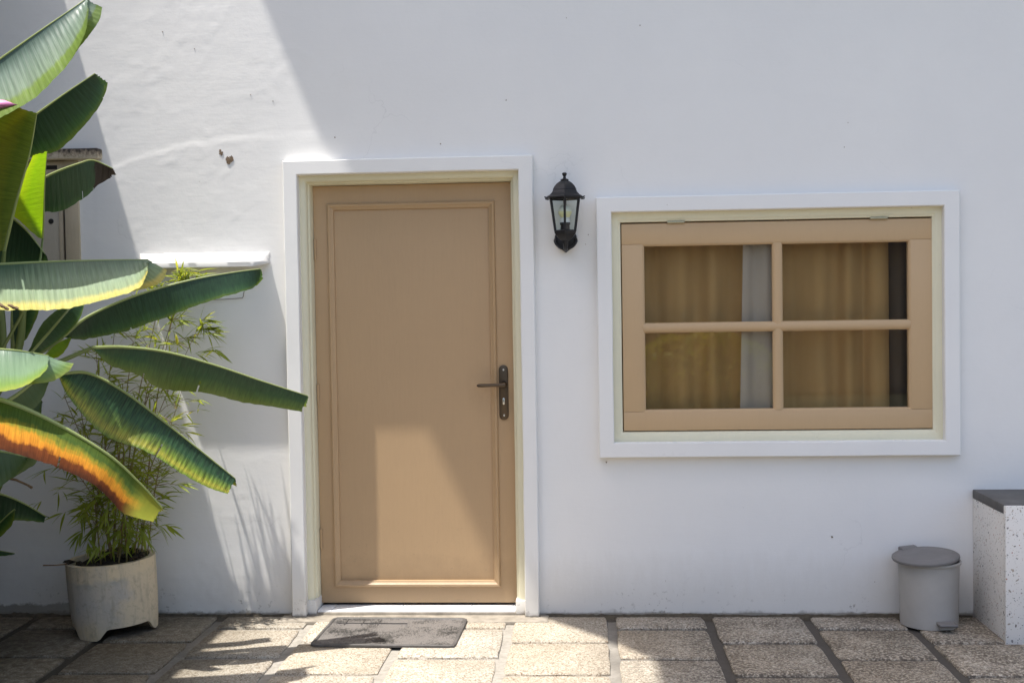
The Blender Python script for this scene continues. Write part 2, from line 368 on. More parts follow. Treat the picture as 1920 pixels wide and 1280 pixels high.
M['leaf_pale_green'] = leaf_mat('pale_green_banana_leaf', [(0, (.15, .23, .16)), (.6, (.16, .26, .15)), (.85, (.16, .27, .06)), (1, (.26, .32, .05))], transl=.22, rough=.42, vein=.08, coat=.1 )
M['leaf_top'] = leaf_mat('sheen_banana_leaf', [(0, (.07, .13, .10)), (.3, (.15, .22, .18)), (.72, (.17, .24, .17)), (.80, (.14, .22, .04)), (1, (.11, .18, .03))], transl=.25, vein=.14, rough=.42, coat=.1 )  # sky sheen of the lit blade painted as silver colour
M['leaf_burnt'] = leaf_mat('burnt_banana_leaf', [(0, (.10, .15, .025)), (.26, (.07, .125, .028)), (.40, (.25, .24, .03)), (.50, (.60, .28, .03)), (.68, (.55, .21, .025)), (.76, (.15, .042, .012)), (1, (.055, .018, .009))], transl=.32, tcol=(1.5, 1.25, .8), vein=.13, jag=.15, rough=.8, spec=.12, tip=(.84, (.24, .26, .035), .10))
M['leaf_lime'] = leaf_mat('lime_banana_leaf', [(0, (.16, .30, .02)), (.5, (.15, .30, .015)), (1, (.22, .33, .02))], transl=.60, tcol=(1.9, 1.75, .5), vein=.12)
M['leaf_olive'] = leaf_mat('olive_banana_leaf', [(0, (.20, .27, .05)), (.25, (.15, .21, .03)), (.55, (.24, .25, .03)), (1, (.11, .17, .025))], transl=.5, tcol=(1.8, 1.7, .5), vein=.15)
M['leaf_browntip'] = leaf_mat('brown_tipped_banana_leaf', [(0, (.03, .075, .035)), (.8, DG), (1, MG)], tip=(.80, (.020, .012, .010), .015), transl=.15)
M['leaf_grey'] = leaf_mat('grey_green_banana_leaf', [(0, (.07, .12, .05)), (.6, (.055, .105, .035)), (1, (.08, .13, .04))], transl=.25, vein=.05)  # dull grey-green blade colour
M['rib'] = leaf_mat('pale_midrib', [(0, (.28, .34, .12)), (1, (.20, .27, .08))], transl=.1, vein=.05)
M['petiole'] = leaf_mat('green_petiole', [(0, (.15, .20, .06)), (1, (.10, .155, .045))], transl=.08, vein=.05)
M['pink'] = Mat('pink_bract', (.72, .22, .42), .5, .4).m
M['bamboo_leaf'] = None
def bamboo_mat(name, c1, c2, transl):
    a = Mat(name, c1, .5, .35); u, v, _ = a.sep(a.coord('UV'))
    c = a.mix(a.rand(), c1, c2); a.set('Base Color', c)
    t = a.n('ShaderNodeBsdfTranslucent'); a.inp(t, 0, a.mix(1.0, c, (1.7, 1.6, .8), 'MULTIPLY')); mx = a.n('ShaderNodeMixShader'); mx.inputs[0].default_value = transl
    a.nt.links.new(a.b.outputs[0], mx.inputs[1]); a.nt.links.new(t.outputs[0], mx.inputs[2]); a.nt.links.new(mx.outputs[0], a.out.inputs[0]); return a.m
M['bamboo_leaf'] = bamboo_mat('bamboo_leaf', (.19, .25, .04), (.38, .39, .07), .48)
M['hedge'] = bamboo_mat('hedge_leaf', (.16, .20, .03), (.33, .33, .05), .4)
M['culm'] = cement('bamboo_culm', (.23, .13, .06), (.20, .19, .07), 14, .5, .1)

# ------------------------------------------------------------------ mesh helpers
class MB:
    def __init__(s): s.bm = bmesh.new(); s.uv = None
    def box(s, x0, x1, y0, y1, z0, z1, bev=0.0, seg=2):
        g = bmesh.ops.create_cube(s.bm, size=1.0, matrix=Matrix.Translation(((x0+x1)/2, (y0+y1)/2, (z0+z1)/2)) @ Matrix.Diagonal((abs(x1-x0), abs(y1-y0), abs(z1-z0), 1)))
        if bev > 0:
            es = list({e for v in g['verts'] for e in v.link_edges})
            bmesh.ops.bevel(s.bm, geom=es, offset=bev, segments=seg, profile=.5, affect='EDGES')
        return s
    def tube(s, pts, rad, n=8, cap=True):
        pts = [Vector(p) for p in pts]; rings = []
        up = Vector((0, 0, 1)); prev = None
        for i, p in enumerate(pts):
            t = (pts[min(i+1, len(pts)-1)] - pts[max(i-1, 0)]).normalized()
            if prev is None:
                a = t.orthogonal().normalized()
            else:
                a = (prev - t*prev.dot(t)).normalized()
            prev = a; b = t.cross(a)
            r = rad[i] if isinstance(rad, (list, tuple)) else rad
            rings.append([s.bm.verts.new(p + a*r*math.cos(2*math.pi*k/n) + b*r*math.sin(2*math.pi*k/n)) for k in range(n)])
        for A, B in zip(rings, rings[1:]):
            for k in range(n): s.bm.faces.new((A[k], A[(k+1) % n], B[(k+1) % n], B[k]))
        if cap:
            s.bm.faces.new(rings[0][::-1]); s.bm.faces.new(rings[-1])
        return s
    def lathe(s, prof, c=(0, 0, 0), n=32, phase=0.0, capb=True, capt=True):
        rings = []
        for r, z in prof:
            rings.append([s.bm.verts.new((c[0]+r*math.cos(phase+2*math.pi*k/n), c[1]+r*math.sin(phase+2*math.pi*k/n), c[2]+z)) for k in range(n)])
        for A, B in zip(rings, rings[1:]):
            for k in range(n): s.bm.faces.new((A[k], A[(k+1) % n], B[(k+1) % n], B[k]))
        if capb: s.bm.faces.new(rings[0][::-1])
        if capt: s.bm.faces.new(rings[-1])
        return s
    def prism(s, poly, axis, a, b, bev=0.0):
        """closed polygon in the two other axes, extruded along axis from a to b"""
        def P(u, v, w): return {'x': (w, u, v), 'y': (u, w, v), 'z': (u, v, w)}[axis]
        A = [s.bm.verts.new(P(u, v, a)) for u, v in poly]; B = [s.bm.verts.new(P(u, v, b)) for u, v in poly]
        fs = [s.bm.faces.new(A), s.bm.faces.new(B[::-1])]
        for k in range(len(poly)): fs.append(s.bm.faces.new((A[k], B[k], B[(k+1) % len(poly)], A[(k+1) % len(poly)])))
        bmesh.ops.recalc_face_normals(s.bm, faces=fs)
        if bev:
            bmesh.ops.bevel(s.bm, geom=list({e for v in A+B for e in v.link_edges}), offset=bev, segments=2, profile=.5, affect='EDGES')
        return s
    def frame(s, x0, x1, z0, z1, prof, bottom=True):
        """profile [(inset, y)] swept round a rectangle with mitred corners; prof closed"""
        cs = [(x0, z0, 1, 1), (x0, z1, 1, -1), (x1, z1, -1, -1), (x1, z0, -1, 1)]
        rings = [[s.bm.verts.new((cx+sx*i, y, cz+(sz*i if (bottom or sz < 0) else 0))) for i, y in prof] for cx, cz, sx, sz in cs]
        n = len(prof); pairs = [(0, 1), (1, 2), (2, 3)] + ([(3, 0)] if bottom else [])
        for a, b in pairs:
            for k in range(n): s.bm.faces.new((rings[a][k], rings[a][(k+1) % n], rings[b][(k+1) % n], rings[b][k]))
        if not bottom:
            s.bm.faces.new(rings[0]); s.bm.faces.new(rings[3][::-1])
        bmesh.ops.recalc_face_normals(s.bm, faces=s.bm.faces[:])
        return s
    def mesh(s, name, smooth=35):
        me = bpy.data.meshes.new(name); s.bm.to_mesh(me); s.bm.free()
        if smooth:
            me.polygons.foreach_set('use_smooth', [True]*len(me.polygons)); me.set_sharp_from_angle(angle=R(smooth))
        return me
    def build(s, name, mat, parent=None, smooth=35):
        return link(name, s.mesh(name, smooth), mat, parent)
def link(name, me, mat, parent=None):
    if mat is not None and not me.materials: me.materials.append(mat)
    o = bpy.data.objects.new(name, me); COL.objects.link(o)
    if parent is not None: o.parent = parent; o.matrix_parent_inverse = Matrix.Identity(4); 
    return o
def thing(name, label, cat, loc=(0, 0, 0), group=None, rot=(0, 0, 0)):
    o = bpy.data.objects.new(name, None); COL.objects.link(o); o.location = loc; o.rotation_euler = rot
    o['label'] = label; o['category'] = cat
    if group: o['group'] = group
    return o
def smoothpath(pts, n):
    """Catmull-Rom through pts, n samples"""
    pts = [Vector(p) for p in pts]; P = [pts[0]*2-pts[1]] + pts + [pts[-1]*2-pts[-2]]
    L = [0]
    for a, b in zip(pts, pts[1:]): L.append(L[-1] + max(1e-6, (b-a).length))
    out = []
    for i in range(n):
        d = L[-1]*i/(n-1); k = 0
        while k < len(pts)-2 and L[k+1] < d: k += 1
        t = (d-L[k])/(L[k+1]-L[k]); a, b, c, e = P[k], P[k+1], P[k+2], P[k+3]
        out.append(.5*((2*b) + (-a+c)*t + (2*a-5*b+4*c-e)*t*t + (-a+3*b-3*c+e)*t**3))
    return out

# ================================================================== GROUND
gb = MB()
for (x0, x1, y0, y1) in ((-60, 60, -60, .6),):
    vs = [gb.bm.verts.new(p) for p in ((x0, y0, -.012), (x1, y0, -.012), (x1, y1, -.012), (x0, y1, -.012))]; gb.bm.faces.new(vs)
ground = gb.build('ground', M['mortar'], None, 0); ground['kind'] = 'structure'
ground['label'] = 'grey mortar bed of the courtyard paving in front of the house'
cols = [-4.88, -4.43, -3.975, -3.52, -3.07, -2.62, -2.163, -1.713, -1.262, -.797, -.326, .1423, .590, 1.0409, 1.484, 1.94, 2.39, 2.84, 3.29, 3.74, 4.19]
def slab_mesh(w, d, seed):
    rng = random.Random(seed); b = MB(); h = .032; r = .012
    def jit(k): return (noise.noise(Vector((k*1.7, seed*3.1, .5))))*.0045
    loop = []
    cs = [(-w/2, -d/2), (w/2, -d/2), (w/2, d/2), (-w/2, d/2)]
    for i in range(4):
        (ax, ay), (bx, by) = cs[i], cs[(i+1) % 4]; L = math.hypot(bx-ax, by-ay); nx, ny = (by-ay)/L, -(bx-ax)/L
        nst = max(3, int(L/.06))
        for k in range(nst):
            t = k/nst
            if k == 0: t = r/L*.6
            j = jit(i*20+k*1.3)
            loop.append((ax+(bx-ax)*t+nx*j, ay+(by-ay)*t+ny*j))
    top = [b.bm.verts.new((x*(1-.012/w*1.2), y*(1-.012/d*1.2), 0)) for x, y in loop]
    edge = [b.bm.verts.new((x, y, -.006)) for x, y in loop]
    bot = [b.bm.verts.new((x, y, -h)) for x, y in loop]
    n = len(loop)
    b.bm.faces.new(top)
    for A, B in ((top, edge), (edge, bot)):
        for k in range(n): b.bm.faces.new((A[k], B[k], B[(k+1) % n], A[(k+1) % n]))
    bmesh.ops.recalc_face_normals(b.bm, faces=b.bm.faces[:])
    return b.mesh('paving_slab', 50)
PITCHY = .4545; far_bm = []
srng = random.Random(3)
for ci in range(len(cols)-1):
    x0, x1 = cols[ci]+.021, cols[ci+1]-.021
    off = -.232 if ci % 2 == 1 else -.455          # first cross joint out from the wall
    ys = [-.028] + [off - k*PITCHY for k in range(0, 12)]
    for k in range(len(ys)-1):
        ya, yb = ys[k]-(.018 if k else .0), ys[k+1]+.018
        w, d = x1-x0, ya-yb
        if -3.1 < (x0+x1)/2 < 2.5 and yb > -2.3:
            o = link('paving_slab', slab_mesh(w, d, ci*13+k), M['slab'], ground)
            o.location = ((x0+x1)/2, (ya+yb)/2, srng.uniform(-.002, .002)); o.rotation_euler = (srng.uniform(-.004, .004), srng.uniform(-.004, .004), srng.uniform(-.008, .008))
        else: far_bm.append((x0, x1, yb, ya))
fb = MB()
for x0, x1, yb, ya in far_bm: fb.box(x0, x1, yb, ya, -.03, 0, .006, 1)
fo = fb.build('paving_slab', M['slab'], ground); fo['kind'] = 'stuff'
fo['label'] = 'courtyard paving slabs further out from the house'
# the rest of the open yard: one paved sheet
yb_ = MB(); vs = [yb_.bm.verts.new(p) for p in ((-30, -7.6, -.004), (30, -7.6, -.004), (30, -5.5, -.004), (-30, -5.5, -.004))]; yb_.bm.faces.new(vs)
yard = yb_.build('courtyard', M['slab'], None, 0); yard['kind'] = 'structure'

lw = MB(); vs = [lw.bm.verts.new(p) for p in ((-30, -30, -.003), (30, -30, -.003), (30, -7.6, -.003), (-30, -7.6, -.003))]; lw.bm.faces.new(vs)
lawn = lw.build('garden_bed', M['lawn'], None, 0); lawn['kind'] = 'structure'
# ================================================================== HOUSE
house = thing('house', 'white plastered house front with tan door and tan framed window', 'house')
DOOR = (-1.345, -.225, -.05, 2.125); WIN = (.135, 1.71, .785, 1.92)      # wall openings (hidden under the surrounds)
HAT = (-2.86, -2.375, 1.60, 2.20)
def inside(x, z, o): return o[0] < x < o[1] and o[2] < z < o[3]
def lin(a, b, step):
    n = max(1, int(round((b-a)/step))); return [a+(b-a)*i/n for i in range(n)]
xs = lin(-9, -3.0, 1.0) + lin(-3.0, HAT[0], .02) + lin(HAT[0], HAT[1], .02) + lin(HAT[1], DOOR[0], .0105) + lin(DOOR[0], DOOR[1], .02) + lin(DOOR[1], WIN[0], .02) + lin(WIN[0], WIN[1], .03) + lin(WIN[1], 2.3, .02) + lin(2.3, 9, 1.0) + [9]
zs = lin(-.05, WIN[2], .014) + lin(WIN[2], HAT[2], .0135) + lin(HAT[2], WIN[3], .0105) + lin(WIN[3], DOOR[3], .0105) + lin(DOOR[3], HAT[3], .0105) + lin(HAT[3], 3.05, .0125) + lin(3.05, 7, .6) + [7]
seam = smoothpath([(-2.30, 0, 2.11), (-2.2215, 0, 2.1446), (-2.077, 0, 2.192), (-1.8943, 0, 2.2333), (-1.6611, 0, 2.2682), (-1.4041, 0, 2.2771), (-1.174, 0, 2.2866), (-.79, 0, 2.2923), (-.19, 0, 2.305), (.4, 0, 2.31)], 200)
def seam_z(x):
    for a, b in zip(seam, seam[1:]):
        if a.x <= x <= b.x: return a.z + (b.z-a.z)*(x-a.x)/max(1e-6, b.x-a.x)
    return None
def relief(x, z):
    if not (-3.2 < x < 2.5 and z < 3.1): return 0.0
    near = 1.0
    for o in (DOOR, WIN):
        dx = max(o[0]-x, x-o[1], 0); dz = max(o[2]-z, z-o[3], 0); near = min(near, max(0, (math.hypot(dx, dz)-.02)/.22))
    rough = 1.0 if x < -1.2 else max(.3, 1.0-(x+1.2)*1.6)
    p = Vector((x, z, 0))
    h = .0018*noise.noise(p*2.3) + .0005*noise.noise(p*6.1+Vector((7, 1, 3)))
    h += .00025*noise.noise(Vector((x*9, z*24, 4)))
    h += .0008*max(0, noise.noise(Vector((x*15, z*18, 9)))-.28)*rough*2
    h *= rough
    # sharper scabs of old render
    t = noise.noise(Vector((x*3.1, z*3.6, 21))) + .45*noise.noise(Vector((x*17, z*21, 5)))
    h += rough*.00045*(1/(1+math.exp(-max(-20, min(20, (t-.30)*90)))))
    sz = seam_z(x)
    if sz is not None:
        w = z - sz - .012*noise.noise(Vector((x*14, 3, 2))); k = .55+.6*noise.noise(Vector((x*6, 8, 1)))
        fade = 1.0 if x < -1.15 else max(.15, 1-(x+1.15)*2.5)
        h += fade*(.0014*k*math.exp(-(w/.009)**2)*(.4+1.2*max(0, noise.noise(Vector((x*31, 2, 7)))+.4)) + .0016/(1+math.exp(max(-20, min(20, w/.006)))) * math.exp(-max(0, -w)/.22))
        h += fade*.0018*math.exp(-((w+.05)/.014)**2)*max(0, noise.noise(Vector((x*8, 4, 4))))
    if z < .35: h += .004*rough*max(0, noise.noise(Vector((x*24, z*30, 2))))*(1-z/.35)
    return h*near
wb = bmesh.new(); grid = {}
for i, x in enumerate(xs):
    for j, z in enumerate(zs): grid[i, j] = wb.verts.new((x, -relief(x, z), z))
for i in range(len(xs)-1):
    for j in range(len(zs)-1):
        cx, cz = (xs[i]+xs[i+1])/2, (zs[j]+zs[j+1])/2
        if inside(cx, cz, DOOR) or inside(cx, cz, WIN) or inside(cx, cz, HAT): continue
        wb.faces.new((grid[i, j], grid[i+1, j], grid[i+1, j+1], grid[i, j+1]))
for v in [v for v in wb.verts if not v.link_faces]: wb.verts.remove(v)
wm = bpy.data.meshes.new('wall'); wb.to_mesh(wm); wb.free(); wm.polygons.foreach_set('use_smooth', [True]*len(wm.polygons))
wall = link('wall', wm, M['plaster'], house)
core = MB()     # the thickness of the wall behind its plaster face
def core_box(x0, x1, z0, z1): core.box(x0, x1, .012, .24, z0, z1)
core_box(-9, HAT[0], -.05, 7); core_box(HAT[0], HAT[1], -.05, HAT[2]); core_box(HAT[0], HAT[1], HAT[3], 7); core_box(HAT[1], DOOR[0], -.05, 7)
core_box(DOOR[0], DOOR[1], DOOR[3], 7); core_box(DOOR[1], WIN[0], -.05, 7); core_box(WIN[0], WIN[1], -.05, WIN[2]); core_box(WIN[0], WIN[1], WIN[3], 7); core_box(WIN[1], 9, -.05, 7)
core.build('wall_core', M['plaster'], house, 0)
inn = MB()
inn.box(-1.6, 2.6, 2.4, 2.5, -.05, 2.9); inn.box(-1.7, -1.6, .24, 2.5, -.05, 2.9); inn.box(2.6, 2.7, .24, 2.5, -.05, 2.9); inn.box(-1.7, 2.7, .24, 2.5, 2.9, 3.0); inn.box(-1.7, 2.7, .24, 2.5, -.1, -.05)
inn.build('interior_wall', M['inside'], house, 0)

# plaster chips showing the brown render
def chip(px, py, r, seed, name='plaster_chip'):
    c = at(px, py, 0); rng = random.Random(seed); b = MB(); n = 13
    y0 = -relief(c.x, c.z)-.0022
    ang = [2*math.pi*k/n for k in range(n)]; rr = [r*rng.uniform(.5, 1.15) for _ in ang]
    b.prism([(c.x+q*math.cos(t), c.z+q*math.sin(t)*1.1) for t, q in zip(ang, rr)], 'y', y0, y0+.012)
    return b.build(name, M['brown_chip'], wall, 0)
chip(415, 288, .0105, 1); chip(413, 283, .006, 5); chip(430, 301, .019, 2); chip(434, 296, .011, 9)

for k, (px, py, q) in enumerate(((826, 270, .0055), (1583, 276, .0035), (1560, 1006, .0075), (628, 258, .005), (1200, 48, .004), (1062, 34, .003), (1103, 440, .004), (1098, 458, .003), (949, 188, .0045), (1137, 866, .006), (305, 60, .004), (470, 178, .004), (1640, 1090, .003), (1248, 1088, .003), (365, 92, .0035), (512, 190, .004), (1590, 230, .003), (1880, 1010, .004))):
    chip(px, py, q*.62, 50+k)
# surrounds: raised white bands, slightly uneven like hand-floated plaster
def wavy(o, amp=.0022, cut=.04):
    me = o.data; bm = bmesh.new(); bm.from_mesh(me)
    for _ in range(5):
        es = [e for e in bm.edges if e.calc_length() > cut*2]
        if not es: break
        bmesh.ops.subdivide_edges(bm, edges=es, cuts=1, use_grid_fill=True)
    for v in bm.verts:
        p = v.co; v.co = p + Vector((noise.noise(p*3.3), .8*noise.noise(p*2.7+Vector((5, 5, 5))), noise.noise(p*3.1+Vector((9, 2, 1)))))*amp
    bm.to_mesh(me); bm.free()
    me.polygons.foreach_set('use_smooth', [True]*len(me.polygons)); me.set_sharp_from_angle(angle=R(40))
TY = -.05
b = MB().frame(-1.3708, -.1946, .004, 2.1613, [(0, .01), (0, TY+.004), (.004, TY), (.063, TY), (.067, TY+.004), (.067, .02)], bottom=False)
ds = b.build('door_surround', M['trim'], house); wavy(ds)
b = MB().frame(.0955, 1.745, .7497, 1.959, [(0, .01), (0, TY+.004), (.004, TY), (.066, TY), (.070, TY+.004), (.070, .02)])
ws = b.build('window_surround', M['trim'], house); wavy(ws, .0016)

# ---- door frame (cream) with its foot blocks
fr = bpy.data.objects.new('door_frame', None); COL.objects.link(fr); fr.parent = house
LX, RX, HZ = -1.3035, -.2645, 2.0945
b = MB().frame(LX-.02, RX+.02, .075, HZ+.02, [(0, .10), (0, -.002), (.022, -.004), (.040, -.002), (.046, .004), (.050, .010), (.0505, .034), (.058, .036), (.060, .042), (.060, .165), (0, .165)], bottom=False)
jb = b.build('casing', M['cream'], fr); wavy(jb, .0012)
for sx, x0, x1 in ((0, LX-.004, LX+.043), (1, RX-.043, RX+.004)):
    bb = MB().box(x0, x1, -.014, .15, -.03, .0745, .006).build('foot_block', M['trim'], fr)
# ---- door
DY = .10
X0, X1, Z0, Z1 = -1.262, -.306, .036, 2.052
mx0, mx1, mz0, mz1 = -1.1948, -.386, .1134, 1.967
door = MB().frame(X0, X1, Z0, Z1, [(0, DY+.045), (0, DY+.003), (.003, DY), (mx0-X0, DY), (mx0-X0, DY+.045)]).build('door', M['tan'], house)
# widths differ per side: build as four boards instead
me_old = door.data
db = MB(); BV = .0015
db.box(X0, mx0, DY, DY+.045, Z0, Z1); db.box(mx1, X1, DY, DY+.045, Z0, Z1)
db.box(mx0, mx1, DY, DY+.045, Z0, mz0); db.box(mx0, mx1, DY, DY+.045, mz1, Z1)
door.data = db.mesh('door'); door.data.materials.append(M['tan']); bpy.data.meshes.remove(me_old)
MB().box(mx0-.002, mx1+.002, DY+.010, DY+.040, mz0-.002, mz1+.002).build('panel', M['tan'], door, 0)
mp = [(0, DY+.012), (.0, DY-.004), (.002, DY-.010), (.007, DY-.0135), (.013, DY-.012), (.019, DY-.006), (.024, DY-.003), (.029, DY-.001), (.031, DY+.004), (.031, DY+.012)]
MB().frame(mx0, mx1, mz0, mz1, mp).build('panel_moulding', M['tan'], door, 30)
# handle
def stadium(x0, x1, z0, z1, n=12):
    r = (x1-x0)/2; cx = (x0+x1)/2
    return [(cx+r*math.cos(math.pi*k/n), z1-r+r*math.sin(math.pi*k/n)) for k in range(n+1)] + [(cx-r*math.cos(math.pi*k/n), z0+r-r*math.sin(math.pi*k/n)) for k in range(n+1)]
hp = MB().prism(stadium(-.3785, -.334, .9176, 1.1816), 'y', DY-.0085, DY+.001, .003).build('handle_plate', M['bronze'], door)
MB().lathe([(.017, 0), (.017, .012), (.0135, .018), (.0125, .040), (.0125, .047)], (0, 0, 0), 20).build('handle_rose', M['bronze'], door)
rose = bpy.data.objects['handle_rose']; rose.location = (-.3555, DY-.006, 1.0885); rose.rotation_euler = (R(90), 0, 0)
lev = smoothpath([(-.347, DY-.055, 1.0885), (-.372, DY-.057, 1.0893), (-.41, DY-.060, 1.0890), (-.45, DY-.060, 1.0885), (-.480, DY-.058, 1.0882)], 14)
MB().tube(lev, [.0125, .0115, .0105, .0095, .009, .0085, .0082, .008, .0082, .0086, .009, .0092, .0085, .004], 12).build('lever', M['bronze'], door)
lk = MB().prism(stadium(-.3625, -.3515, .992, 1.0245, 8), 'y', DY-.011, DY-.007, .001).build('lock_cylinder', M['steel'], door)
MB().box(-.3578, -.3562, DY-.0118, DY-.0105, 1.006, 1.0195).build('keyhole', M['rubber'], door, 0)
for z in (1.1585, .9407):
    s_ = MB().lathe([(.0046, 0), (.0046, .0015), (.003, .0024), (.0012, .0016)], (0, 0, 0), 14).build('screw', M['steel'], door); s_.location = (-.3555, DY-.0085, z); s_.rotation_euler = (R(90), 0, 0)
for z in (.35, 1.05, 1.75):
    MB().tube([(X0+.006, DY-.006, z-.05), (X0+.006, DY-.006, z+.05)], .006, 10).build('hinge', M['tan'], door)
# ---- threshold with glazed tiles
th = MB().box(LX+.002, RX-.002, -.012, .20, -.03, .016, .004).build('threshold', M['step_cement'], house)
tx = [LX+.045, -1.192, -.860, -.527, RX-.045]
for a_, b_ in zip(tx, tx[1:]):
    MB().box(a_+.0009, b_-.0009, -.006, .16, .0145, .0225, .0012).build('tile', M['tile'], th)
apron = MB().box(-1.42, -.15, -.13, .012, -.03, .0035, .004).build('step_apron', M['step_cement'], th); wavy(apron, .004, .05)

# ---- window
win = bpy.data.objects.new('window', None); COL.objects.link(win); win.parent = house
b = MB().frame(.1595, 1.681, .8165, 1.892, [(0, .10), (0, -.008), (.030, -.010), (.036, -.006), (.040, -.002), (.047, -.0005), (.0485, .004), (.0485, .10)])
wf = b.build('window_frame', M['cream'], win); wavy(wf, .0009)
sx0, sx1, sz0, sz1 = .2125, 1.6335, .8705, 1.8365
SY = .002
rails = [('rail', sx0, sx1, 1.741, sz1), ('rail', sx0, sx1, sz0, .9585), ('stile', sx0, .3085, .9592, 1.7403), ('stile', 1.5365, sx1, .9592, 1.7403)]
for nm, a_, b_, c_, d_ in rails: MB().box(a_, b_, SY, SY+.04, c_, d_, .0022).build(nm, M['sash'], win)
MB().frame(.3065, 1.5385, .9570, 1.7425, [(0, SY+.035), (0, SY+.0015), (.003, SY+.0015), (.010, SY+.007), (.011, SY+.012), (.011, SY+.035)]).build('glazing_bead', M['sash'], win)
MB().prism([(.9085, SY+.036), (.9085, SY+.010), (.914, SY+.004), (.922, SY+.0005), (.9315, -.0005+SY), (.941, SY+.0005), (.949, SY+.004), (.9545, SY+.010), (.9545, SY+.036)], 'z', .962, 1.738).build('glazing_bar', M['sash'], win, 40)
MB().prism([(SY+.0355, 1.3275), (SY+.010, 1.3275), (SY+.003, 1.333), (SY-.001, 1.341), (SY-.002, 1.3505), (SY-.001, 1.360), (SY+.003, 1.368), (SY+.010, 1.3735), (SY+.0355, 1.3735)], 'x', .309, 1.536).build('glazing_bar', M['sash'], win, 40)
for a_, b_ in ((.3095, .9155), (.9475, 1.5355)):
    for c_, d_ in ((.960, 1.335), (1.366, 1.740)):
        g_ = MB().box(a_, b_, SY+.0215, SY+.0245, c_, d_).build('pane', M['glass'], win, 0)
for hx in (.4649, 1.3916):
    h_ = MB()
    for k in range(3): h_.tube([(hx-.0395+k*.0268, SY-.006, 1.8405), (hx-.0395+k*.0268+.0255, SY-.006, 1.8405)], .0062, 10)
    h_.box(hx-.038, hx+.038, SY-.003, SY+.001, 1.834, 1.848); h_.build('hinge', M['brass'], win)
# curtains hang inside the room
def curtain(name, x0, x1, z0, z1, y, amp, wl, seed, mat, label, flare=0.0, cat='curtain'):
    b = MB(); nx, nz = max(20, int((x1-x0)/.008)), 26; g = {}
    for i in range(nx+1):
        for j in range(nz+1):
            u = i/nx; t = j/nz; x = x0+(x1-x0)*u; z = z0+(z1-z0)*t
            ph = x/wl*2*math.pi + 1.8*noise.noise(Vector((x*3.0, seed, 0)))
            a_ = amp*(.65+.5*noise.noise(Vector((x*5, seed+4, 0)))) * (1.1-.3*t)
            yy = y + a_*math.sin(ph + .7*(1-t)*noise.noise(Vector((x*6, seed, 3))) + .5*noise.noise(Vector((x*2, z*.8, seed)))) + .12*a_*math.sin(2.3*ph+1)
            xx = x + flare*(1-t)*(u-.5) + .25*a_*math.cos(ph)
            g[i, j] = b.bm.verts.new((xx, yy, z))
    for i in range(nx):
        for j in range(nz): b.bm.faces.new((g[i, j], g[i+1, j], g[i+1, j+1], g[i, j+1]))
    o = b.build(name, mat, None, 180); o['label'] = label; o['category'] = cat; return o
curtain('curtain', .16, .80, .70, 2.0, .13, .036, .17, 3, M['curtain'], 'ochre curtain in folds behind the left window panes', .0)
curtain('curtain', .90, 1.465, .70, 2.0, .13, .036, .165, 8, M['curtain'], 'ochre curtain in folds behind the right window panes', .0)
curtain('sheer_curtain', .79, .935, .70, 2.0, .072, .022, .09, 5, M['sheer'], 'white sheer curtain strip between the two ochre curtains', .07)
curtain('curtain', 1.42, 1.66, .70, 2.0, .20, .02, .12, 12, M['dim_gap'], 'dark brown strip filling the dim gap right of the window panes', .0)  # strip added to fill the dark gap beside the curtain

# ---- sloping ledge over the old recess
lb = MB()
nL = 34; x0, x1 = -2.083, -1.452; rows = []
for i in range(nL+1):
    t = i/nL; x = x0+(x1-x0)*t
    e = min(1, min(t, 1-t)*nL/2.6)                      # tapers at both ends
    w = noise.noise(Vector((x*22, 1, 0)))*.0035; w2 = noise.noise(Vector((x*9, 4, 0)))*.004
    p = .112*e**.55 + w*.1
    zt = 1.735 + w2; 
    fall = .025 if t > .9 else 0
    prof = [(0.02, zt+.012), (-.004, zt+.004+w), (-.35*p, zt-.014+w*.6), (-p+.004, 1.694+w*.5), (-p, 1.690+w*.4), (-p, 1.668-(1-e)*-.02), (-p+.004, 1.6655+(1-e)*.02), (.02, 1.668+(1-e)*.02)]
    rows.append([lb.bm.verts.new((x, y, z)) for y, z in prof])
for A, B in zip(rows, rows[1:]):
    for k in range(len(A)): lb.bm.faces.new((A[k], A[(k+1) % len(A)], B[(k+1) % len(A)], B[k]))
lb.bm.faces.new(rows[0]); lb.bm.faces.new(rows[-1][::-1]); bmesh.ops.recalc_face_normals(lb.bm, faces=lb.bm.faces[:])
ledge = lb.build('ledge', M['ledge'], house, 45); ledge['label'] = 'rough white plaster ledge casting a shadow beside the door'
# ---- old hatch left of the ledge
ht = bpy.data.objects.new('hatch', None); COL.objects.link(ht); ht.parent = house; ht['label'] = 'weathered cream wooden hatch under a mouldy concrete lintel'
lt = MB().box(-2.90, -2.256, -.055, .02, 2.193, 2.243, .008).build('lintel', M['lintel'], ht); wavy(lt, .005, .02)
MB().box(-2.442, -2.371, -.012, .06, 1.58, 2.192, .004).build('jamb_board', M['old_wood'], ht)
MB().box(-2.86, -2.4425, -.004, .05, 2.125, 2.190, .004).build('head_board', M['old_wood'], ht)
MB().box(-2.455, -2.4425, .012, .06, 1.58, 2.124).build('gap_shade', M['rubber'], ht, 0)  # dark strip painted as the shade in the gap between boards
pn = MB().box(-2.86, -2.478, .006, .04, 1.58, 2.123, .003).build('panel', M['old_panel'], ht)
MB().box(-2.477, -2.456, .001, .05, 1.58, 2.123, .002).build('edge_strip', M['old_wood'], ht)
kn = MB().lathe([(.0125, 0), (.0125, .003), (.010, .004)], (0, 0, 0), 18).build('hole', M['rubber'], pn); kn.location = (-2.5164, .0055, 1.904); kn.rotation_euler = (R(90), 0, 0)
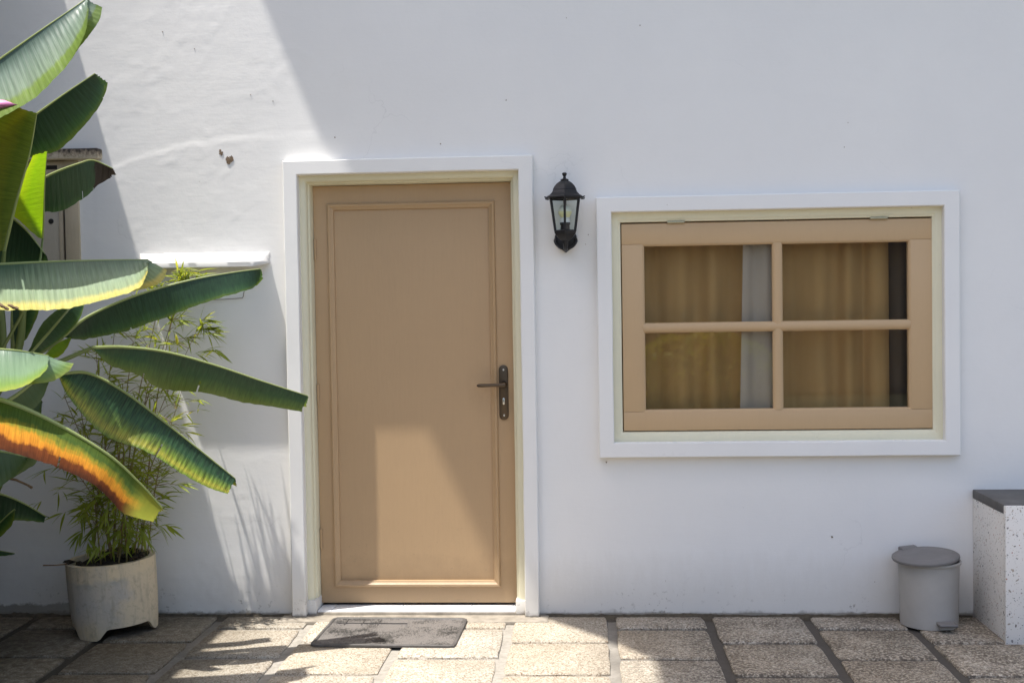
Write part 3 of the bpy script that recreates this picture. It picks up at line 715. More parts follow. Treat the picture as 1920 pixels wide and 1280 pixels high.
MB().box(-2.53, -2.475, -.0055, -.003, 2.150, 2.170, .001).build('hole', M['rubber'], ht, 0)
MB().box(-2.86, -2.37, .05, .10, 1.58, 2.2).build('backing', M['old_panel'], ht, 0)

# ---- rounded slab, unseen and added overhead to shade the right of the yard
H2 = 6.2; ka, kb = .2664, .13
def up(x, y, z, H): return (x-ka*(H-z), y-kb*(H-z))
edge2 = [(-1.466, 0, 2.925), (-1.1757, 0, 2.204), (-.70, 0, 1.16), (-.24, 0, .06), (.131, -.423, 0), (.307, -.712, 0), (.305, -1.01, 0)]
e2 = [up(*p, H2) for p in edge2]
d0 = (e2[0][0]-e2[1][0], e2[0][1]-e2[1][1]); k_ = (-e2[0][1])/d0[1] if d0[1] else 0
poly = [(e2[0][0]+d0[0]*k_, 0.0)] + e2 + [(e2[-1][0], -2.05), (7.5, -2.05), (7.5, 0.0)]
MB().prism(poly, 'z', H2, H2+.12).build('shade_slab', M['plaster'], house, 0)

# ================================================================== unseen roof and wall added on the left to cast and deepen the shade
nb = thing('shade_blocker', 'unseen roof and dark wall added to shade the left of the courtyard', 'building')
H1 = 3.7; ex = -1.656-ka*H1
MB().box(-7.5, ex, -4.6, -.02, H1, H1+.10, .01).build('roof', M['roof'], nb)
MB().box(-7.5, -3.02, -4.4, -.02, -.02, H1-.002).build('wall', M['dark_blocker'], nb, 0)  # wall added close by to deepen the shade at lower left

# ================================================================== dirt gathered where the wall meets the paving
def dirt_run(x0, x1, y0, seed):
    b = MB(); n = int((x1-x0)/.008); rows = []
    for i in range(n+1):
        x = x0+(x1-x0)*i/n
        k = max(0, .45+.8*noise.noise(Vector((x*3.1, seed, 0)))+.5*noise.noise(Vector((x*13, seed, 2)))+.35*noise.noise(Vector((x*47, seed, 5))))
        if x < -1.5: k *= 1.35
        e = min(1, i/4, (n-i)/4); k *= e
        h = .013*k; w = .012+.034*k
        rows.append([b.bm.verts.new((x, y0+.012, h)), b.bm.verts.new((x, y0-.006, h*.8)), b.bm.verts.new((x, y0-w*.5, h*.35+.001)), b.bm.verts.new((x, y0-w, -.013))])
    for A, B in zip(rows, rows[1:]):
        for j in range(3): b.bm.faces.new((A[j], A[j+1], B[j+1], B[j]))
    bmesh.ops.recalc_face_normals(b.bm, faces=b.bm.faces[:])
    return b
me_ = dirt_run(-3.1, -1.372, 0, 1)
for q in (dirt_run(-.192, 1.808, 0, 2), dirt_run(-1.40, -1.30, -.045, 3), dirt_run(-.27, -.17, -.045, 4)):
    tmp = bpy.data.meshes.new('tmp'); q.bm.to_mesh(tmp); q.bm.free(); me_.bm.from_mesh(tmp); bpy.data.meshes.remove(tmp)
dirt = me_.build('dirt', M['wall_dirt'], None, 180); dirt['kind'] = 'stuff'; dirt['label'] = 'dark dirt and moss gathered along the foot of the wall'; dirt['category'] = 'dirt'
# ================================================================== wall lantern
lc = (-.047, -.112); lamp = thing('wall_lantern', 'black metal wall lantern with a bulb, right of the door', 'lantern', (lc[0], 0, 1.79))
def P(z): return (0, lc[1], z-1.79)
hexph = -math.pi/2
MB().lathe([(.0915, 0), (.0925, .004), (.090, .008), (.078, .014), (.066, .026), (.060, .038), (.0615, .0385), (.059, .044), (.051, .056), (.040, .067), (.026, .076), (.0205, .079), (.0215, .084), (.016, .087), (.009, .090), (.0065, .098), (.0085, .103), (.0125, .109), (.0125, .113), (.007, .117)], P(1.953), 6, hexph).build('roof', M['black_metal'], lamp, 30)
zt, zb, rt, rb = 1.956, 1.803, .0745, .052
for k in range(6):
    a_ = hexph + k*math.pi/3; a2 = a_+math.pi/3
    p0 = (rt*math.cos(a_), lc[1]+rt*math.sin(a_), zt-1.79); p1 = (rb*math.cos(a_), lc[1]+rb*math.sin(a_), zb-1.79)
    MB().tube([p0, p1], [.0062, .0056], 6).build('post', M['black_metal'], lamp)
    g_ = MB(); q0 = (rt*math.cos(a2), lc[1]+rt*math.sin(a2), zt-1.79); q1 = (rb*math.cos(a2), lc[1]+rb*math.sin(a2), zb-1.79)
    s_ = .975
    vs = [g_.bm.verts.new((v[0]*s_, lc[1]+(v[1]-lc[1])*s_, v[2])) for v in (p0, q0, q1, p1)]; g_.bm.faces.new(vs)
    g_.build('pane', M['lamp_glass'], lamp, 0)
    # little scrolls on the roof corners
    r_ = .090
    MB().tube([(r_*math.cos(a_)*.98, lc[1]+r_*math.sin(a_)*.98, .163), ((r_+.012)*math.cos(a_), lc[1]+(r_+.012)*math.sin(a_), .165), ((r_+.015)*math.cos(a_), lc[1]+(r_+.015)*math.sin(a_), .168)], [.004, .0035, .0025], 6).build('roof_scroll', M['black_metal'], lamp)
MB().lathe([(.078, 0), (.079, .006), (.074, .010), (.060, .0102), (.060, 0.0005)], P(1.9475), 6, hexph, False, False).build('top_ring', M['black_metal'], lamp, 30)
MB().lathe([(.012, -.040), (.030, -.030), (.048, -.012), (.056, .0), (.057, .008), (.052, .012), (.030, .014)], P(1.795), 6, hexph).build('base', M['black_metal'], lamp, 30)
MB().lathe([(.021, 0), (.022, .004), (.020, .024), (.024, .026), (.024, .036)], P(1.806), 20).build('socket', M['black_metal'], lamp)
bl = MB().lathe([(.0215, 0), (.0215, .004), (.0205, .006), (.0215, .008), (.0215, .012), (.0205, .014), (.0215, .016), (.0215, .021), (.0205, .022)], P(1.842), 20).build('bulb', M['white_plastic'], lamp)
MB().lathe([(.0205, 0), (.0215, .002), (.027, .012), (.0305, .022), (.0308, .027)], P(1.865), 24, 0, True, False).build('bulb_collar', M['bulb_low'], bl)
MB().lathe([(.0308, .027), (.0300, .034), (.0270, .043), (.021, .051), (.012, .056), (.001, .058)], P(1.865), 24, 0, False, True).build('bulb_globe', M['bulb'], bl)
# bracket and wall plate
br = MB().prism([(-.050, .0), (-.053, -.022), (-.044, -.045), (-.026, -.062), (-.010, -.074), (0, -.084), (.010, -.074), (.026, -.062), (.044, -.045), (.053, -.022), (.050, 0), (.040, .012), (.020, .018), (-.020, .018), (-.040, .012)], 'y', -.022, .004, .005).build('wall_plate', M['black_metal'], lamp)
MB().tube(smoothpath([(0, -.02, -.058), (0, -.055, -.070), (0, -.095, -.062), (0, lc[1]-.004, -.036), (0, lc[1], -.010)], 14), [.010]*6+[.011]*4+[.013]*4, 10).build('arm', M['black_metal'], lamp)
for s_ in (-1, 1):
    MB().tube(smoothpath([(s_*.045, -.020, -.012), (s_*.050, -.034, -.030), (s_*.036, -.040, -.052), (s_*.014, -.042, -.066), (s_*.004, -.038, -.076)], 14), [.006]*10+[.005, .004, .004, .003], 8).build('scroll', M['black_metal'], lamp)

# ================================================================== wire hook on the wall
hk = MB().tube(smoothpath([(-1.79, -.006, 1.514), (-1.70, -.012, 1.516), (-1.60, -.012, 1.5205), (-1.586, -.012, 1.523), (-1.581, -.012, 1.531), (-1.580, -.010, 1.548), (-1.580, .006, 1.553)], 30), .0016, 6).build('wire_hook', M['wire'], None)
hk['label'] = 'thin bent wire hook on the wall below the ledge'; hk['category'] = 'hook'

# ================================================================== doormat
dm = thing('doormat', 'worn black rubber doormat on the slabs before the door', 'doormat', (-.852, -.315, .002), None, (0, 0, R(-1.6)))
mb = MB(); nx, ny = 64, 44; w_, d_ = .63, .445; g = {}
for i in range(nx+1):
    for j in range(ny+1):
        x = (i/nx-.5)*w_; y = (j/ny-.5)*d_
        h = .007 + .0014*noise.noise(Vector((x*60+y*30, y*50, 0))) + .003*noise.noise(Vector((x*4, y*5, 2)))
        g[i, j] = mb.bm.verts.new((x, y, h))
for i in range(nx):
    for j in range(ny): mb.bm.faces.new((g[i, j], g[i+1, j], g[i+1, j+1], g[i, j+1]))
mb.build('pile', M['mat'], dm, 180)
def rrect(w, d, r, n=5):
    pts = []
    for cx, cy, a0 in ((w/2-r, d/2-r, 0), (-w/2+r, d/2-r, 90), (-w/2+r, -d/2+r, 180), (w/2-r, -d/2+r, 270)):
        for k in range(n+1): t = R(a0+90*k/n); pts.append((cx+r*math.cos(t), cy+r*math.sin(t)))
    return pts
rb_ = MB(); rings = []
for ins, z in ((0, .0), (0, .0085), (.004, .0115), (.012, .0115), (.017, .006), (.017, .0)):
    rings.append([rb_.bm.verts.new((x, y, z+.0022*noise.noise(Vector((x*5, y*6, 1))))) for x, y in rrect(w_+.008-2*ins, d_+.008-2*ins, .03)])
for A, B in zip(rings, rings[1:]):
    for k in range(len(A)): rb_.bm.faces.new((A[k], A[(k+1) % len(A)], B[(k+1) % len(A)], B[k]))
bmesh.ops.recalc_face_normals(rb_.bm, faces=rb_.bm.faces[:]); rb_.build('rim', M['mat_edge'], dm)
gb_ = MB()
for x in (-.24, -.16, -.085): gb_.box(x-.0012, x+.0012, .10, .20, .006, .0105)
gb_.box(-.28, .05, .128, .1305, .006, .0105); gb_.build('rib_lines', M['mat_edge'], dm, 0)

# ================================================================== pedal bin
bx, by = 1.5715, -.148
pb = thing('pedal_bin', 'grey plastic pedal bin with its lid askew, beside the terrazzo block', 'bin', (bx, by, 0))
MB().lathe([(.120, .0), (.1255, .003), (.1265, .02), (.1275, .10), (.1295, .20), (.1315, .272), (.1325, .278), (.137, .280), (.1395, .285), (.1395, .291), (.137, .294), (.131, .294), (.128, .288), (.124, .05), (.05, .045)], (0, 0, 0), 56, 0, True, True).build('bucket', M['bin'], pb)
lid = MB().lathe([(.139, -.010), (.1445, -.009), (.147, -.003), (.146, .003), (.140, .007), (.125, .011), (.117, .0135), (.113, .0130), (.085, .0185), (.045, .022), (.004, .0235)], (0, 0, 0), 56, 0, False, True).build('lid', M['bin_lid'], pb)
lid.location = (-.016, -.006, .309); lid.rotation_euler = (R(3), R(-4.0), R(0))
MB().box(-.070, .012, .085, .146, -.012, .019, .008).build('hinge_lug', M['bin_lid'], lid)
lid.children[0].rotation_euler = (0, 0, R(8))
ped = MB(); ped.prism([(-.118, .030), (-.150, .026), (-.176, .030), (-.182, .036), (-.182, .042), (-.174, .043), (-.150, .040), (-.118, .046)], 'x', -.002, .076, .003); ped.build('pedal', M['bin_lid'], pb)
MB().box(.008, .066, -.150, -.115, .012, .032, .003).build('pedal_bracket', M['bin'], pb)

# ================================================================== terrazzo block
tb = thing('terrazzo_block', 'white speckled terrazzo block with dark cement top at right edge', 'bench', (1.81, 0, 0))
MB().box(0.002, 1.4, -.418, -.003, -.02, .545, .003).build('body', M['terrazzo'], tb)
MB().box(0.0, 1.4, -.4448, -.419, -.02, .583, .004).build('front_panel', M['terrazzo'], tb)
cp = MB().box(.0005, 1.4, -.4185, -.003, .5455, .586, .004).build('cap', M['dark_cement'], tb); wavy(cp, .0018, .04)

# ================================================================== flower pot and bamboo
pot = thing('flower_pot', 'stained pale concrete pot on feet holding the bamboo', 'plant pot', (-2.142, -.262, 0), None, (R(1.0), R(-2.6), R(0)))
pbm = MB(); NT = 72; Rr = .198; Ht = .338; zz = [0, .12, .3, .5, .7, .9, 1.0]
def foot_z(t):      # lower edge of the shell: three feet with arches between
    c = math.cos(3*(t-R(-108))); k = max(0, min(1, (c+.05)/.85)); k = k*k*(3-2*k)
    return .050*(1-k) + .002
outer, inner = [], []
for k in range(NT):
    t = 2*math.pi*k/NT; zb_ = foot_z(t)
    outer.append([pbm.bm.verts.new(((Rr-.012*(1-q)**3)*math.cos(t), (Rr-.012*(1-q)**3)*math.sin(t), zb_+(Ht-zb_)*q + (.003*noise.noise(Vector((math.cos(t)*3, math.sin(t)*3, 1))) if q == 1 else 0))) for q in zz])
    inner.append([pbm.bm.verts.new(((Rr-.026)*math.cos(t), (Rr-.026)*math.sin(t), zb_+.003+(Ht-.003-zb_)*q)) for q in zz])
for k in range(NT):
    k2 = (k+1) % NT
    for j in range(len(zz)-1):
        pbm.bm.faces.new((outer[k][j], outer[k2][j], outer[k2][j+1], outer[k][j+1])); pbm.bm.faces.new((inner[k2][j], inner[k][j], inner[k][j+1], inner[k2][j+1]))
    pbm.bm.faces.new((outer[k][-1], outer[k2][-1], inner[k2][-1], inner[k][-1])); pbm.bm.faces.new((outer[k2][0], outer[k][0], inner[k][0], inner[k2][0]))
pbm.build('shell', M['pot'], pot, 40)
MB().lathe([(.170, .07), (.171, .085)], (0, 0, 0), 40).build('base', M['pot'], pot)
sb = MB(); g = []
for q in range(9):
    r_ = .171*q/8; g.append([sb.bm.verts.new((r_*math.cos(2*math.pi*k/40), r_*math.sin(2*math.pi*k/40), .315+.022*noise.noise(Vector((r_*math.cos(2*math.pi*k/40)*14, r_*math.sin(2*math.pi*k/40)*14, 3)))+.015*(1-(r_/.171)**2))) for k in range(40)])
for A, B in zip(g, g[1:]):
    for k in range(40): sb.bm.faces.new((A[k], A[(k+1) % 40], B[(k+1) % 40], B[k]))
sb.build('soil', M['soil'], pot, 180)
# dry scraps on the soil
crng = random.Random(5)
def scrap(p, r, seed, mat, parent, name):
    b = MB(); rng = random.Random(seed); n = 9
    top = [b.bm.verts.new((p[0]+r*rng.uniform(.4, 1.1)*math.cos(2*math.pi*k/n), p[1]+r*rng.uniform(.4, 1.1)*math.sin(2*math.pi*k/n), p[2]+rng.uniform(-.01, .014))) for k in range(n)]
    c = b.bm.verts.new((p[0], p[1], p[2]+.016)); c2 = b.bm.verts.new((p[0], p[1], p[2]-.004))
    for k in range(n): b.bm.faces.new((top[k], top[(k+1) % n], c)); b.bm.faces.new((top[(k+1) % n], top[k], c2))
    return b.build(name, mat, parent, 0)
for k in range(26):
    t = crng.uniform(0, 2*math.pi); r_ = .165*math.sqrt(crng.random())
    scrap((r_*math.cos(t), r_*math.sin(t), .335), crng.uniform(.012, .03), k, M['soil'], pot, 'dry_leaf')
scrap((.160, -.10, .352), .036, 91, M['soil'], pot, 'dry_leaf'); scrap((.178, -.09, .360), .022, 92, M['soil'], pot, 'dry_leaf'); scrap((-.150, -.10, .343), .034, 93, M['soil'], pot, 'dry_leaf')
MB().tube([(-.15, -.13, .345), (-.19, -.15, .347), (-.25, -.15, .349)], [.004, .003, .0035], 6).build('dry_stalk', M['bark'], pot)

bam = thing('bamboo_plant', 'bushy bamboo with thin stems and narrow leaves in the concrete pot', 'bamboo', (-2.142, -.262, .33))
brng = random.Random(21)
def blade_mesh():
    b = MB(); uvl = b.bm.loops.layers.uv.new('UVMap')
    st = [(0, .06), (.12, .55), (.32, 1), (.6, .78), (.85, .32), (1, .0)]
    L, Wd = 1.0, .056; rows = []
    for t, w in st:
        z = -.16*t*t; rows.append((b.bm.verts.new((t, -w*Wd, z+.02*w)), b.bm.verts.new((t, 0, z)), b.bm.verts.new((t, w*Wd, z+.02*w))))
    for A, B in zip(rows, rows[1:]):
        b.bm.faces.new((A[0], B[0], B[1], A[1])); b.bm.faces.new((A[1], B[1], B[2], A[2]))
    return b.mesh('leaf', 180)
blade = blade_mesh(); blade.materials.append(M['bamboo_leaf'])
leaves = []
def add_leaf(p, d, L):
    d = d.normalized(); side = d.cross(Vector((0, 0, 1)))
    if side.length < .05: side = Vector((1, 0, 0))
    side.normalize(); n_ = side.cross(d)
    m = Matrix((d, side, n_)).transposed().to_4x4()
    m = Matrix.Translation(p) @ m @ Matrix.Rotation(brng.uniform(-.9, .9), 4, 'X') @ Matrix.Diagonal((L, L*brng.uniform(.8, 1.25), L, 1)); leaves.append((p, m))
def spray(p, d, n, Lm):
    for k in range(n):
        dd = d.normalized()*.75 + Vector((brng.gauss(0, .55), brng.gauss(0, .5), brng.gauss(-.28, .35)))
        add_leaf(p + d.normalized()*brng.uniform(-.03, .02), dd, Lm*brng.uniform(.6, 1.2))
# culms: where they end (photo pixels) and how they rise
culm_targets = [(338, 520, -.22, .0042), (322, 600, -.20, .0042), (300, 560, -.26, .004), (372, 612, -.22, .0028), (285, 690, -.15, .004), (250, 640, -.30, .004), (230, 720, -.25, .0045), (205, 700, -.33, .004), (180, 660, -.22, .004), (150, 760, -.28, .004), (120, 740, -.20, .004), (165, 880, -.36, .0035), (320, 790, -.33, .0035), (125, 860, -.38, .0035), (300, 900, -.12, .0035), (250, 860, -.40, .0035), (215, 620, -.18, .004), (345, 720, -.28, .003)]
for ci, (px, py, yy, rad) in enumerate(culm_targets):
    tip = at(px, py, yy) - Vector((-2.142, -.262, .33))
    a_ = brng.uniform(0, 6.28); r_ = .10*math.sqrt(brng.random())
    base = Vector((r_*math.cos(a_)+tip.x*.18, r_*math.sin(a_)*.8, -.03)); base.x = max(-.14, min(.14, base.x))
    mid_ = base.lerp(tip, .5) + Vector((-(tip.x-base.x)*.12, brng.uniform(-.02, .02), .03))
    path = smoothpath([base, mid_, tip], 22)
    MB().tube(path, [rad*(1-.62*k/21) for k in range(22)], 7).build('stem', M['culm'], bam)
    tot = (tip-base).length
    k = 3
    while k < 22:
        h = k/21; p = path[k]
        if (h > .22 or brng.random() < .3):
            for _ in range(brng.choice((1, 1, 2))):
                ang = brng.uniform(0, 6.28); d = Vector((math.cos(ang), math.sin(ang)*.7, brng.uniform(.1, .9))).normalized()
                tl = brng.uniform(.05, .16)*(1.15-h*.5)
                q = p + d*tl; q.z -= .012
                if q.y+(-.262) > -.03: q.y = .262-.035
                MB().tube([p, p.lerp(q, .55)+Vector((0, 0, .008)), q], [.0016, .0013, .001], 5).build('twig', M['culm'], bam)
                spray(q, d, brng.choice((3, 4, 5, 6)), .088)
                if brng.random() < .75: spray(p.lerp(q, .55), d, 2, .078)
        k += brng.choice((1, 2, 2))
    spray(tip, Vector((.3, 0, .6)), 12 if ci < 3 else 7, .10)
for px, py in ((385, 615), (355, 632), (375, 662), (392, 615), (345, 540), (318, 528), (300, 545), (360, 530), (380, 600), (330, 508), (348, 514), (310, 518), (365, 510), (288, 528), (268, 538), (378, 516), (395, 655), (400, 625), (352, 505)):     # light outer sprays, in the sun
    spray(at(px, py, -.2)-Vector((-2.142, -.262, .33)), Vector((.9, -.1, .1)), 7, .095)
for px, py in ((215, 1000), (180, 990), (245, 1000), (200, 960), (230, 940), (170, 940), (260, 960), (190, 1020), (225, 1020), (150, 1000), (250, 1015), (275, 985), (205, 985), (235, 975), (165, 1015), (185, 930), (215, 920), (245, 930), (155, 960), (270, 1005), (200, 890), (230, 870), (175, 880)):   # dense low skirt
    spray(at(px, py, -.38+random.uniform(-.05, .12))-Vector((-2.142, -.262, .33)), Vector((random.uniform(-.6, .6), -.2, -.3)), 9, .095)
for px, py, dx in ((300, 985, .5), (315, 985, .7), (120, 960, -.7), (105, 925, -.7), (90, 880, -.8), (75, 940, -.6)):
    spray(at(px, py, -.30)-Vector((-2.142, -.262, .33)), Vector((dx, -.1, -.25)), 3, .11)
keep = []
for p, m in leaves:
    w = Vector((-2.142, -.262, .33)) + m @ Vector((.6, 0, 0))
    if w.y < -.012 and (w - Vector((-2.142, -.262, w.z))).length < .75: keep.append((p, m))
brng.shuffle(keep)
for p, m in keep[:300]:
    o = bpy.data.objects.new('leaf', blade); COL.objects.link(o); o.parent = bam; o.matrix_basis = m
rest = MB()
for p, m in keep[300:]:
    base_i = {}
    for v in blade.vertices: base_i[v.index] = rest.bm.verts.new(m @ v.co)
    for f in blade.polygons: rest.bm.faces.new([base_i[i] for i in f.vertices])
ro = rest.build('foliage', M['bamboo_leaf'], bam, 180); ro['kind'] = 'stuff'

# ================================================================== banana plant
BASE = at(-75, 1180, -1.05); BASE.z = 0
ban = thing('banana_plant', 'large banana plant with trimmed broad leaves at the left edge', 'banana plant', BASE)
def resample(pts, n):
    return smoothpath(pts, n)
def banana_leaf(mid, low, mat, flare=2.0, pet=None, far=True, ripple=.0003, nu=150, nv=14, wav=.006, ribr=.007, seed=0, tears=0, fary=.07, farz=.85, ragged=.008):
    """mid: midrib, low: visible margin, both base to tip as (photo x, photo y, depth)"""
    A = resample(mid, nu); B = resample(low, nu)
    bm = bmesh.new(); uvl = bm.loops.layers.uv.new('UVMap'); rng = random.Random(seed)
    V = {}; UVs = {}
    M3 = [at(*a) for a in A]
    length = sum((b-a).length for a, b in zip(M3, M3[1:]))
    for side in ((0, 1) if far else (0,)):
        for i in range(nu):
            u = i/(nu-1)
            for j in range(nv+1):
                v = j/nv
                a, b = A[i], B[i]
                px, py = a.x+(b.x-a.x)*v, a.y+(b.y-a.y)*v
                yy = a.z+(b.z-a.z)*(v**flare)
                p = at(px, py, yy)
                s = u*length
                rip = ripple*math.sin(s*math.pi*2/.021+3*noise.noise(Vector((s*9, seed, 0))))*min(1, v*5) + wav*noise.noise(Vector((s*7, v*1.2, seed+side*9)))*v + .010*noise.noise(Vector((s*2.6, v*.8, seed+3)))*v
                if side == 1:
                    d = p-M3[i]; p = M3[i] + Vector((d.x*.92, fary*v**.7 + abs(d.y)*.10*v, d.z*farz))
                p = p + Vector((0, -rip, rip*.5))
                if i >= nu-3:      # cut, frayed end
                    T = (M3[-1]-M3[-6]).normalized(); p = p + T*ragged*noise.noise(Vector((v*30, seed, i)))
                if j == nv and i > 2: p = p + Vector((0, 0, .004*noise.noise(Vector((s*40, seed, side)))))
                V[side, i, j] = bm.verts.new(p-BASE); UVs[V[side, i, j]] = (u, v)
    for side in ((0, 1) if far else (0,)):
        torn = {int(rng.uniform(.15, .95)*nu): rng.uniform(.45, .9) for _ in range(tears)}
        for i in range(nu-1):
            for j in range(nv):
                if i in torn and j/nv > torn[i] and side == 0: continue
                q = [V[side, i, j], V[side, i+1, j], V[side, i+1, j+1], V[side, i, j+1]]
                f = bm.faces.new(q if side == 0 else q[::-1]); f.smooth = True
                for l in f.loops: l[uvl].uv = UVs[l.vert]
    for v in [v for v in bm.verts if not v.link_faces]: bm.verts.remove(v)
    me = bpy.data.meshes.new('leaf'); bm.to_mesh(me); bm.free()
    lf = link('leaf', me, mat, ban)
    rib = [p-BASE for p in M3[::3]] + [M3[-1]-BASE]
    n = len(rib); rr = [ribr*(1-.72*k/(n-1)) for k in range(n)]
    MB().tube([p+Vector((0, .001, rr[i]*.2)) for i, p in enumerate(rib)], rr, 8).build('midrib', M['rib'], lf)
    if pet:
        pp = [at(*q)-BASE for q in pet] + [rib[0]]
        pp = smoothpath(pp, 16); MB().tube(pp, [ribr*(2.1-1.0*k/15) for k in range(16)], 10).build('petiole', M['petiole'], lf)
    return lf
CR = (-45, 735, -1.05)
def D(pts, ys):   # pixels + start/end depth -> triples
    n = len(pts); return [(x, y, ys[0]+(ys[1]-ys[0])*k/(n-1)) for k, (x, y) in enumerate(pts)]
# top leaf, its silver sheen painted in
banana_leaf(D([(-150, 222), (-40, 140), (60, 69), (125, 24), (162, -2)], (-1.30, -1.16)), D([(-150, 330), (-40, 250), (30, 205), (70, 180), (105, 145), (135, 108), (160, 62), (166, 22)], (-1.52, -1.27)), M['leaf_top'], 2.0, seed=1, tears=1, ripple=.0004, pet=[CR, (-160, 420, -1.2)], fary=.02, farz=.35)
# dark leaf under it
banana_leaf(D([(-30, 296), (40, 236), (110, 184), (178, 138)], (-.98, -.88)), D([(-30, 335), (40, 300), (75, 291), (112, 279), (160, 233), (190, 190), (197, 160)], (-.93, -.84)), M['leaf_dark'], 1.0, seed=2, tears=1, pet=[CR, (-70, 420, -1.0)], farz=.6)
# olive upright leaf
banana_leaf(D([(8, 470), (30, 380), (55, 290), (69, 212)], (-1.16, -1.38)), D([(-10, 470), (-55, 380), (-50, 290), (-10, 220), (26, 199)], (-1.20, -1.43)), M['leaf_olive'], 1.0, seed=3, far=True, fary=.02, farz=.15, pet=[CR, (-5, 600, -1.1)])
# lime leaf with the light behind it
banana_leaf(D([(80, 448), (82, 405), (84, 340), (88, 284)], (-.97, -1.12)), D([(72, 446), (38, 415), (22, 394), (38, 345), (62, 291)], (-1.0, -1.15)), M['leaf_lime'], 1.0, seed=4, far=False, ribr=.004, pet=[CR, (40, 590, -1.05), (72, 500, -1.03)])
# brown tipped leaf
banana_leaf(D([(40, 356), (100, 325), (150, 306), (175, 301), (211, 316)], (-.84, -.72)), D([(40, 380), (80, 396), (118, 393), (160, 368), (183, 347), (206, 334)], (-.80, -.70)), M['leaf_browntip'], 1.2, seed=5, tears=2, pet=[CR, (0, 470, -.95)], ragged=.02, farz=.5)
# dark leaf below the lime one
banana_leaf(D([(-60, 400), (5, 402), (45, 428), (84, 476)], (-1.02, -1.0)), D([(-60, 520), (0, 520), (45, 512), (80, 494)], (-.98, -.97)), M['leaf_dark'], 1.0, seed=6, pet=[CR, (-90, 500, -1.05)], farz=.7)
# horizontal pale leaf
banana_leaf(D([(-90, 502), (0, 496), (100, 491), (200, 488), (278, 487)], (-1.36, -1.14)), D([(-90, 570), (0, 581), (70, 580), (132, 577), (190, 562), (235, 550), (264, 536), (277, 508)], (-1.63, -1.32)), M['leaf_pale'], 1.12, seed=7, ripple=.0009, wav=.01, pet=[CR, (-120, 560, -1.25)], fary=.02, farz=.8)
# arm leaf rising to the right
banana_leaf(D([(118, 632), (165, 594), (250, 556), (350, 527), (430, 512), (488, 504)], (-.92, -.60)), D([(119, 633), (158, 636), (230, 622), (300, 600), (380, 570), (445, 550), (474, 541), (488, 527)], (-.90, -.575)), M['leaf_dark'], 1.0, seed=8, tears=1, pet=[CR, (40, 685, -1.0)], farz=.8, wav=.008)
# leaf pointing right
banana_leaf(D([(172, 652), (230, 651), (310, 660), (400, 684), (490, 714), (577, 742)], (-.97, -.62)), D([(173, 653), (205, 683), (262, 704), (300, 727), (380, 737), (465, 755), (565, 771)], (-.985, -.63)), M['leaf_mid'], 1.4, seed=9, tears=2, pet=[CR, (70, 695, -1.04)], farz=.8, wav=.012)
# leaf drooping to the right, streaked yellow
banana_leaf(D([(108, 702), (165, 700), (230, 733), (300, 785), (370, 840), (441, 897)], (-.98, -.74)), D([(109, 703), (132, 748), (195, 815), (275, 846), (350, 893), (395, 915), (427, 925)], (-1.04, -.79)), M['leaf_yellow'], 1.6, seed=10, tears=2, ripple=.0012, pet=[CR, (60, 712, -1.05)], farz=.8)
# burnt leaf in front
banana_leaf(D([(-110, 730), (0, 750), (100, 792), (200, 851), (260, 904), (304, 952)], (-1.95, -1.56)), D([(-110, 815), (0, 842), (80, 866), (130, 885), (175, 908), (200, 930), (232, 962), (262, 972), (287, 978)], (-2.12, -1.70)), M['leaf_burnt'], 1.3, seed=11, ripple=.0005, wav=.012, ribr=.010, pet=[CR, (-160, 735, -1.6)], farz=1.0, fary=.012, tears=1)
# pale leaf end at the left
banana_leaf(D([(-120, 650), (0, 655), (50, 660), (91, 667)], (-1.74, -1.60)), D([(-120, 730), (-40, 736), (0, 733), (38, 726), (70, 708), (88, 690)], (-2.02, -1.80)), M['leaf_pale_green'], 1.25, seed=12, ripple=.0003, pet=[CR, (-170, 680, -1.4)], fary=.01, farz=.95)
# low dark leaves
banana_leaf(D([(-70, 912), (0, 926), (45, 944), (86, 968)], (-.74, -.64)), D([(-70, 990), (0, 986), (30, 976), (60, 977), (82, 979)], (-.72, -.63)), M['leaf_dark'], 1.0, seed=13, pet=[CR, (-110, 880, -.9)], farz=.7)
banana_leaf(D([(28, 955), (14, 966), (-20, 1000), (-50, 1030)], (-.80, -.84)), D([(29, 955), (22, 985), (-5, 1012), (-45, 1040)], (-.84, -.88)), M['leaf_mid'], 1.0, seed=14, far=False, ribr=.004)
banana_leaf(D([(-80, 838), (0, 846), (50, 857)], (-1.14, -1.05)), D([(-80, 930), (-30, 925), (0, 911), (38, 880), (51, 860)], (-1.2, -1.08)), M['leaf_grey'], 1.3, seed=15, pet=[CR, (-120, 820, -1.1)])
banana_leaf(D([(-60, 1022), (28, 1037)], (-.66, -.62)), D([(-60, 1050), (28, 1039)], (-.66, -.62)), M['leaf_dark'], 1.0, seed=16, far=False, ribr=.004)
# low leaves added out of view left of the stem, to darken that side
for k, (a0_, a1_, y0_, y1_) in enumerate((((-60, 820), (-300, 1010), -.9, -.45), ((-60, 800), (-420, 930), -.95, -.7), ((-70, 860), (-210, 1090), -1.0, -1.3), ((-60, 780), (-480, 820), -1.0, -1.1), ((-50, 840), (-140, 1080), -.85, -.40), ((-60, 760), (-330, 700), -.9, -.5))):
    m_ = [(a0_[0]+(a1_[0]-a0_[0])*t, a0_[1]+(a1_[1]-a0_[1])*t-60*math.sin(math.pi*t), y0_+(y1_-y0_)*t) for t in (0, .25, .5, .75, 1)]
    l_ = [(x+(8 if i in (0, 4) else 30), y+(6, 70, 95, 80, 22)[i], yy-.06) for i, (x, y, yy) in enumerate(m_)]
    banana_leaf(m_, l_, M['leaf_mid'], 1.2, seed=40+k, pet=[CR])
